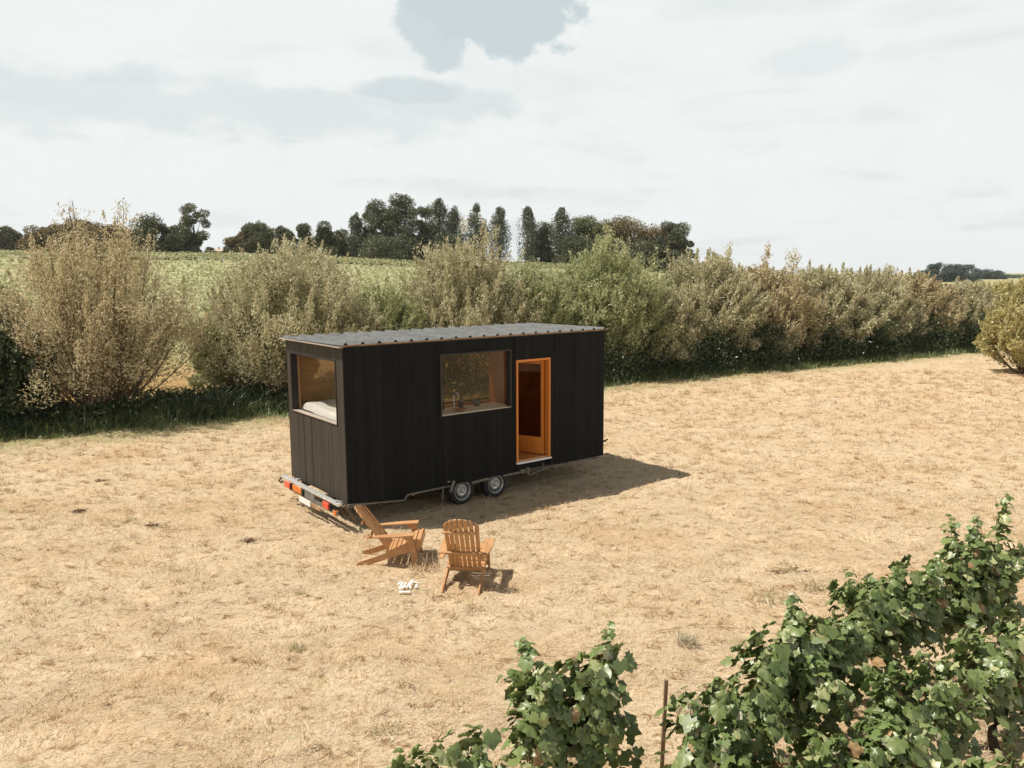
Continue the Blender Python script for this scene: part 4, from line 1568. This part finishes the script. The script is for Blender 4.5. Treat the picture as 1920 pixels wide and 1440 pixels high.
# ---------------------------------------------------------------- adirondack chairs
def build_chair(loc, rz, label, tilt_deg=33, H=.93):
    """x forward, y left"""
    root = empty('garden_chair', loc, rz, label, 'chair', 'wooden slatted garden chairs on the meadow')
    hw = .265
    # long side rails that run from the seat front down to the rear feet
    for s in (-1, 1):
        m = MB()
        y = s * (hw - .014)
        poly = [(.44, 0, .375), (.44, 0, .265), (.25, 0, .205), (-.42, 0, -.01), (-.53, 0, -.015), (-.535, 0, .02), (-.50, 0, .055), (-.05, 0, .205), (.20, 0, .315), (.36, 0, .372)]
        m.prism([(p[0], y - .012, p[2]) for p in poly], (0, .024, 0))
        m.build('leg', M['teak'], root, bevel=.003)
        m = MB()
        y = s * (hw + .014)
        m.prism([(.335, y - .013, -.03), (.415, y - .013, -.03), (.315, y - .013, .468), (.215, y - .013, .462)], (0, .026, 0))
        m.build('leg', M['teak'], root, bevel=.003)
        m = MB()
        # arm: wide board narrowing to the rear, slightly rising forward
        ya, yb = s * (hw - .035), s * (hw + .105)
        lo, hi = min(ya, yb), max(ya, yb)
        arm = [(.345, ya), (.345, yb), (.05, yb), (-.36, s * (hw + .045)), (-.38, s * (hw - .01)), (-.1, s * (hw - .025))]
        if s > 0:
            arm = arm[::-1]
        zf = lambda x_: .445 + .05 * (x_ + .36) / .8 - .012
        n = len(arm)
        m.v = [(a, b, zf(a)) for a, b in arm] + [(a, b, zf(a) + .024) for a, b in arm]
        m.f = [tuple(range(n))[::-1], tuple(range(n, 2 * n))] + [(i, (i + 1) % n, n + (i + 1) % n, n + i) for i in range(n)]
        m.build('armrest', M['teak'], root, bevel=.003)
        m = MB()
        m.prism([(.27, s * (hw + .028) - .01, .37), (.31, s * (hw + .028) - .01, .466), (.13, s * (hw + .028) - .01, .458)], (0, .02, 0))
        m.build('arm_bracket', M['teak'], root)
    # seat slats follow the curved rail
    m = MB()
    pts = [(.43, .345), (.40, .386), (.325, .372), (.25, .342), (.175, .308), (.10, .275), (.025, .243), (-.045, .215)]
    m.box((.428, -hw - .005, .29), (.450, hw + .005, .38))
    for i in range(1, len(pts)):
        x, z = pts[i]
        if i + 1 < len(pts):
            a = math.atan2(pts[i][1] - pts[i + 1][1], pts[i][0] - pts[i + 1][0])
        T = Matrix.Translation((x, 0, z)) @ Matrix.Rotation(-a, 4, 'Y')
        m.box((-.033, -hw, -.009), (.033, hw, .011), T)
    m.build('seat', M['teak'], root, bevel=.002)
    # backrest: seven fanned slats with a round top
    tilt = math.radians(tilt_deg)
    B = Matrix.Translation((-.055, 0, .19)) @ Matrix.Rotation(-tilt, 4, 'Y')
    m = MB()
    for i in range(7):
        c0 = (i - 3) * .066
        c1 = (i - 3) * .0725
        w0, w1 = .0245, .0275
        pts2 = []
        topf = lambda yy: H - .17 * (abs(yy) / .245) ** 2.3
        ys = np.linspace(c1 - w1, c1 + w1, 6)
        poly = [(0, c0 - w0, -.02)] + [(0, float(q), topf(float(q))) for q in ys] + [(0, c0 + w0, -.02)]
        m.prism([(p[0] + 1.1 * c0 * c0 * (.3 + p[2]), p[1], p[2]) for p in poly[::-1]], (.017, 0, 0), B)
    back = m.build('backrest', M['teak'], root, bevel=.002)
    m = MB()
    m.box((-.024, -.245, -.02), (-.001, .245, .04), B)
    m.build('cross_rail', M['teak'], back, bevel=.002)
    m = MB()
    m.box((-.022, -.238, H - .26), (-.001, .238, H - .225), B)
    m.build('cross_rail', M['teak'], back, bevel=.002)
    m = MB()
    m.box((-.030, -hw - .075, .315 / math.cos(tilt) - .05), (-.001, hw + .075, .315 / math.cos(tilt) - .012), B)
    m.build('arm_rail', M['teak'], root, bevel=.003)
    m = MB()
    m.box((.34, -hw, .10), (.365, hw, .16))
    m.build('stretcher', M['teak'], root)
    return root


build_chair((-1.80, 11.50, 0), math.radians(1), 'wooden slatted garden chair seen from its side, nearest the tiny house', 39, .83)
build_chair((-.66, 10.68, 0), math.radians(84), 'wooden slatted garden chair seen from behind, right of the other chair', 29, .97)


# ---------------------------------------------------------------- white ribbon lying in the straw
def ribbon():
    m = MB()
    z = .050

    def stroke(pts, w=.016):
        for p, q in zip(pts[:-1], pts[1:]):
            m.bar((p[0], p[1], z), (q[0], q[1], z + .004), w, .006)
    k = .0075
    # loops and a bar, about 35 cm wide
    def P(*a):
        return [(x * k, y * k * 3.0) for x, y in a]
    stroke(P((-23, 4), (-19, 7.5), (-15, 7), (-16, 2), (-18, -2), (-14, -2.5), (-10, 3), (-9, 7)), .024)
    stroke(P((-9, 7), (-10, 1), (-8, -1), (-4, 1), (-1, 8)), .022)
    stroke(P((2, 12), (0, 4), (1, -1), (4, -1)), .024)
    stroke(P((-3, 6.5), (8, 7.5), (15, 6)), .018)
    stroke(P((9, 3), (14, 3.5), (10, 0), (17, -.5)), .018)
    stroke(P((-16, -7), (4, -7.5)), .04)
    o = m.build('white_marking', M['white_tape'])
    o.location = (-1.42, 10.30, 0)
    tag(o, 'small white scribble of letters with a bar under them, lying on the straw', 'marking')


ribbon()


# ---------------------------------------------------------------- grapevines in the foreground
def leaf_shape():
    """five lobed grape leaf, unit size, slightly cupped; returns verts (16,3) and triangle fan"""
    ang = np.radians([-90, -62, -38, -14, 8, 28, 48, 68, 90, 112, 132, 152, 172, 194, 218, 242])
    rad = np.array([.17, .50, .43, .57, .47, .61, .48, .54, .70, .54, .48, .61, .47, .57, .43, .50])
    x, y = rad * np.cos(ang), rad * np.sin(ang) + .08
    z = -.22 * (x ** 2) - .10 * y ** 2 + .05 * np.sin(ang * 5)
    V = np.concatenate([[[0, .0, .06]], np.stack([x, y, z], -1)])
    F = np.array([[0, i + 1, (i + 1) % 16 + 1] for i in range(16)])
    return V, F


LV, LF = leaf_shape()


def leaves_np(P, up, face, size):
    """P (n,3) centres, 'face' normal, 'up' leaf axis"""
    n = len(P)
    Nn = unit(face)
    Y = unit(up - (up * Nn).sum(-1, keepdims=True) * Nn)
    X = np.cross(Y, Nn)
    bend = 1.4 + rng.normal(size=(n, 1)) * 1.3
    V = P[:, None, :] + size[:, None, None] * (LV[None, :, 0:1] * X[:, None, :] + LV[None, :, 1:2] * Y[:, None, :] + (LV[None, :, 2:3] * bend[:, :, None]) * Nn[:, None, :])
    F = LF[None] + (np.arange(n) * len(LV))[:, None, None]
    return V.reshape(-1, 3), F.reshape(-1, 3)


ROW = unit(np.array([4.7, 2.9]))


def grapevine(x, y, hw, top, nleaf, label, seed, shoots=3, bottom=.35, thick=.30, lsz=.100, shoot_h=.35, row=ROW):
    global rng
    keep = rng
    rng = np.random.default_rng(300 + seed)
    z0 = 0.0
    root = empty('grapevine', (x, y, z0), 0, label, 'grapevine', 'grapevines in the foreground corner')
    rx = np.array([row[0], row[1], 0])
    ry = np.array([-row[1], row[0], 0])
    # gnarled trunk and two arms
    K = 8
    t = np.linspace(0, 1, K)
    th = .62
    tr = np.stack([.05 * np.sin(t * 5 + seed), .05 * np.cos(t * 4 + seed * 2), t * th - .03], -1)
    tr[:, :2] -= tr[0, :2]
    arms = []
    for s in (-1, 1):
        u = np.linspace(0, 1, K)
        arms.append(tr[-1] + rx * (s * hw * .85 * u)[:, None] + np.array([0, 0, 1.]) * (.10 * np.sin(u * 2.5) + .05 * u)[:, None]
                    + rng.normal(size=(K, 3)) * .008)
    V, F = merge([tubes_np(tr[None], (.042 - .012 * t + .006 * rng.random(K))[None], 9),
                  tubes_np(np.array(arms), np.tile((.026 - .012 * t)[None], (2, 1)), 7)])
    mesh_obj('trunk', V, F, M['darkbark'], root, smooth=True)
    # canes rising from the arms
    nleaf = int(nleaf * 1.45)
    nc = int(16 * hw / .5)
    C, wts = [], []
    for i in range(nc):
        s = -1 + 2 * (i + rng.random()) / nc
        b = tr[-1] + rx * s * hw * .85
        long = i % max(1, nc // max(shoots, 1)) == 1 and shoots
        hgt = (top - th) * (.62 + .34 * rng.random()) + (shoot_h if long else 0)
        u = np.linspace(0, 1, K)
        lean = rng.normal() * .12
        side = rng.normal() * thick * .55
        arc = np.clip(u - .65, 0, 1) * (0 if long else 1)
        wts.append(2.6 if long else 1.0)
        C.append(b + rx * (lean * u)[:, None] + ry * (side * u ** 1.3)[:, None] + np.array([0, 0, 1.]) * (hgt * (u - 1.0 * arc ** 2))[:, None]
                 + np.cumsum(rng.normal(size=(K, 3)) * .008, axis=0))
    C = np.array(C)
    V, F = tubes_np(C, np.tile((.0055 - .0035 * np.linspace(0, 1, K))[None], (nc, 1)), 5)
    mesh_obj('canes', V, F, M['cane'], root, smooth=True)
    # leaves: along the canes, and hanging curtain down the flanks
    n1 = int(nleaf * .55)
    ci = rng.choice(nc, n1, p=np.array(wts) / np.sum(wts))
    u = rng.random(n1) ** .75
    g = u * (K - 1)
    i0 = np.minimum(g.astype(int), K - 2)
    fr = (g - i0)[:, None]
    P = C[ci, i0] * (1 - fr) + C[ci, i0 + 1] * fr
    off = rng.normal(size=(n1, 3)) * np.array([.07, .07, .05]) * (1.25 - u[:, None] * .9)
    tip = u > .86
    P1 = P + off
    n2 = nleaf - n1
    s = -1 + 2 * rng.random(n2)
    sd = np.sign(rng.normal(size=n2))
    zz = bottom + (top * .93 - bottom) * rng.random(n2) ** .8
    bul = fbm(s * 3.2 + seed * 3, zz * 4.2 + sd * 5, 3)
    P2 = rx * (s * hw)[:, None] + ry * (sd * thick * (.10 + 1.5 * bul * rng.random(n2) ** .35) * (1 - .35 * np.clip((zz - .9) / .6, 0, 1)))[:, None] + np.array([0, 0, 1.]) * zz[:, None]
    hole = bul > .36 + .16 * rng.random(n2)
    P2, sd = P2[hole], sd[hole]
    P = np.concatenate([P1, P2])
    n = len(P)
    flat = np.array([0, 0, 1.]) * (.55 + .5 * rng.random((n, 1)))
    outv = np.concatenate([unit(off + 1e-4) * .8, ry * sd[:, None] * .9])
    face = outv + flat + rng.normal(size=(n, 3)) * .38
    upd = rng.normal(size=(n, 3)) * .5 + np.array([0, 0, -.9]) + outv * .5
    size = lsz * (.55 + .75 * rng.random(n))
    size[:n1][tip] *= .55
    young = np.zeros(n, bool)
    young[:n1] = tip | (rng.random(n1) < .20)
    dry = (~young) & (rng.random(n) < .018)
    base = ~(young | dry)
    for nm, k, mt in (('foliage', base, 'grape'), ('young_foliage', young, 'grape_y'), ('dry_foliage', dry, 'grape_dry')):
        if k.sum() == 0:
            continue
        V, F = leaves_np(P[k], upd[k], face[k], size[k])
        mesh_obj(nm, V, F, M[mt], root)
    rng = keep
    return root


grapevine(.47, 5.65, .50, 1.42, 950, 'square grapevine left of the stake, first of the tall row', 1, 3, .22, .22, shoot_h=.30)
grapevine(-.43, 4.62, .34, 1.46, 300, 'low sparse grapevine cut by the bottom edge, furthest left', 2, 2, .5, .16, shoot_h=.12)
grapevine(1.50, 5.45, .42, 1.30, 700, 'grapevine just right of the stake', 3, 2, .15, .24, shoot_h=.1)
grapevine(2.40, 6.25, .60, 1.42, 1200, 'wide grapevine with a long thin shoot on its left shoulder', 4, 3, .15, .30, shoot_h=.28)
grapevine(3.62, 7.25, .62, 1.52, 1000, 'dark grapevine showing its trunk below the top of the row', 5, 4, .25, .30, shoot_h=.2)
grapevine(4.95, 8.05, .68, 1.50, 1300, 'last grapevine of the row at the right edge with the tallest shoot', 6, 3, .15, .32, shoot_h=.62)
grapevine(3.22, 5.75, .46, 1.30, 620, 'grapevine of the nearer row in front of the dark one', 7, 2, .2, .28, shoot_h=.1)
grapevine(2.45, 4.98, .48, 1.24, 640, 'grapevine of the nearer row below the wide one', 8, 2, .25, .24, shoot_h=.1)
grapevine(4.35, 6.55, .52, 1.34, 720, 'grapevine of the nearer row at the right edge', 9, 2, .2, .28, shoot_h=.1)
grapevine(1.62, 4.45, .42, 1.22, 480, 'small grapevine at the bottom edge below the stake', 10, 2, .3, .2, shoot_h=.1)
grapevine(2.62, 4.25, .46, 1.34, 650, 'pale green grapevine cut by the bottom edge near the right corner', 11, 3, .4, .22, shoot_h=.1)
grapevine(3.60, 4.85, .42, 1.12, 380, 'grapevine filling the bottom right corner', 12, 2, .3, .24, shoot_h=.1)

# wooden stake
m = MB()
m.bar((0, 0, -.1), (.03, .01, 1.04), .030, .028, (0, 1, 0))
o = m.build('vine_stake', M['stake'], None, bevel=.004)
o.location = (1.20, 5.95, 0)
tag(o, 'thin brown wooden stake between two grapevines', 'stake')


# ---------------------------------------------------------------- small plants and clods in the straw
def weed(x, y, r, n, label, mat='tuft', l=.10):
    root_ = rng.random(n) * 6.283
    rr = r * np.sqrt(rng.random(n)) * .5
    V, Q, T = blades(np.cos(root_) * rr, np.sin(root_) * rr, np.zeros(n), l * (.5 + rng.random(n)), .006 + .006 * rng.random(n),
                     .5 + .9 * rng.random(n), rng.random(n) * 6.283, .4)
    o = mesh_obj('weed', V, [Q, T], M[mat])
    o.location = (x, y, float(terrain(x, y) + micro(np.array(x), np.array(y))))
    tag(o, label, 'weed', 'weeds in the mown straw')


weed(2.02, 8.70, .22, 130, 'grey leafed weed behind the stake', 'tuft', .16)
weed(3.35, 9.9, .5, 90, 'greenish weed patch left of the dark grapevine', 'cut', .12)
weed(4.1, 10.3, .4, 80, 'greenish weed patch behind the dark grapevine', 'cut', .14)
weed(1.75, 7.3, .35, 260, 'grey green weed beside the stake', 'tuft', .12)
weed(-2.9, 10.2, .16, 60, 'small green weed left of the white marking', 'cut', .08)
weed(-1.30, 11.12, .5, 200, 'longer straw tuft under the front of the side facing chair', 'straw', .12)
weed(-2.5, 8.6, .2, 60, 'small olive weed in the left foreground', 'cut', .08)
weed(-1.2, 6.9, .3, 90, 'olive weed in the near straw left of the grapevines', 'cut', .08)


def clod(x, y, sx, sy, label, seed, mat='rot'):
    n = 90
    px, py = rng.normal(size=n) * sx * .5, rng.normal(size=n) * sy * .5
    V, Q, T = blades(px, py, np.full(n, .004), .05 + .08 * rng.random(n), .008 + .010 * rng.random(n), .1 + .5 * rng.random(n),
                     rng.random(n) * 6.283, .4)
    o = mesh_obj('rotted_tuft', V, [Q, T], M[mat])
    o.location = (x, y, float(terrain(x, y) + micro(np.array(x), np.array(y))))
    tag(o, label, 'tuft', 'dark rotted tufts in the straw')


clod(-8.74, 16.33, .14, .09, 'dark rotted tuft left of the trailer, nearest the hedge', 1)
clod(-6.22, 13.22, .17, .10, 'wide dark rotted tuft in the straw left of the chairs', 2)
clod(-4.3, 12.35, .10, .08, 'small brown tuft between the wide one and the rear bar', 3)
clod(-8.0, 14.1, .12, .10, 'brown tuft closer to the left edge of the photo', 4)
clod(3.9, 10.9, .35, .10, 'long brown streak of rotted grass right of the chairs', 5)
o = MB()
o.prism([(0, 0, 0), (.09, .03, .02), (.16, 0, .01), (.09, -.035, .015)], (0, 0, .004))
o = o.build('fallen_leaf', M['grape_dry'])
o.location = (.50, 13.45, .05)
tag(o, 'orange brown dead leaf lying in the sun below the door', 'leaf')


# ---------------------------------------------------------------- thin summer haze
def build_haze():
    m, t = new_mat('haze')
    v = t.n('ShaderNodeVolumePrincipled')
    v.inputs['Color'].default_value = (.90, .93, .95, 1)
    v.inputs['Density'].default_value = .00013
    v.inputs['Anisotropy'].default_value = .3
    o = t.n('ShaderNodeOutputMaterial')
    t.put(o.inputs['Volume'], v.outputs[0])
    b = MB()
    b.box((-420, -60, -2), (520, 760, 25))
    h = b.build('haze', m)
    tag(h, kind='stuff')


build_haze()
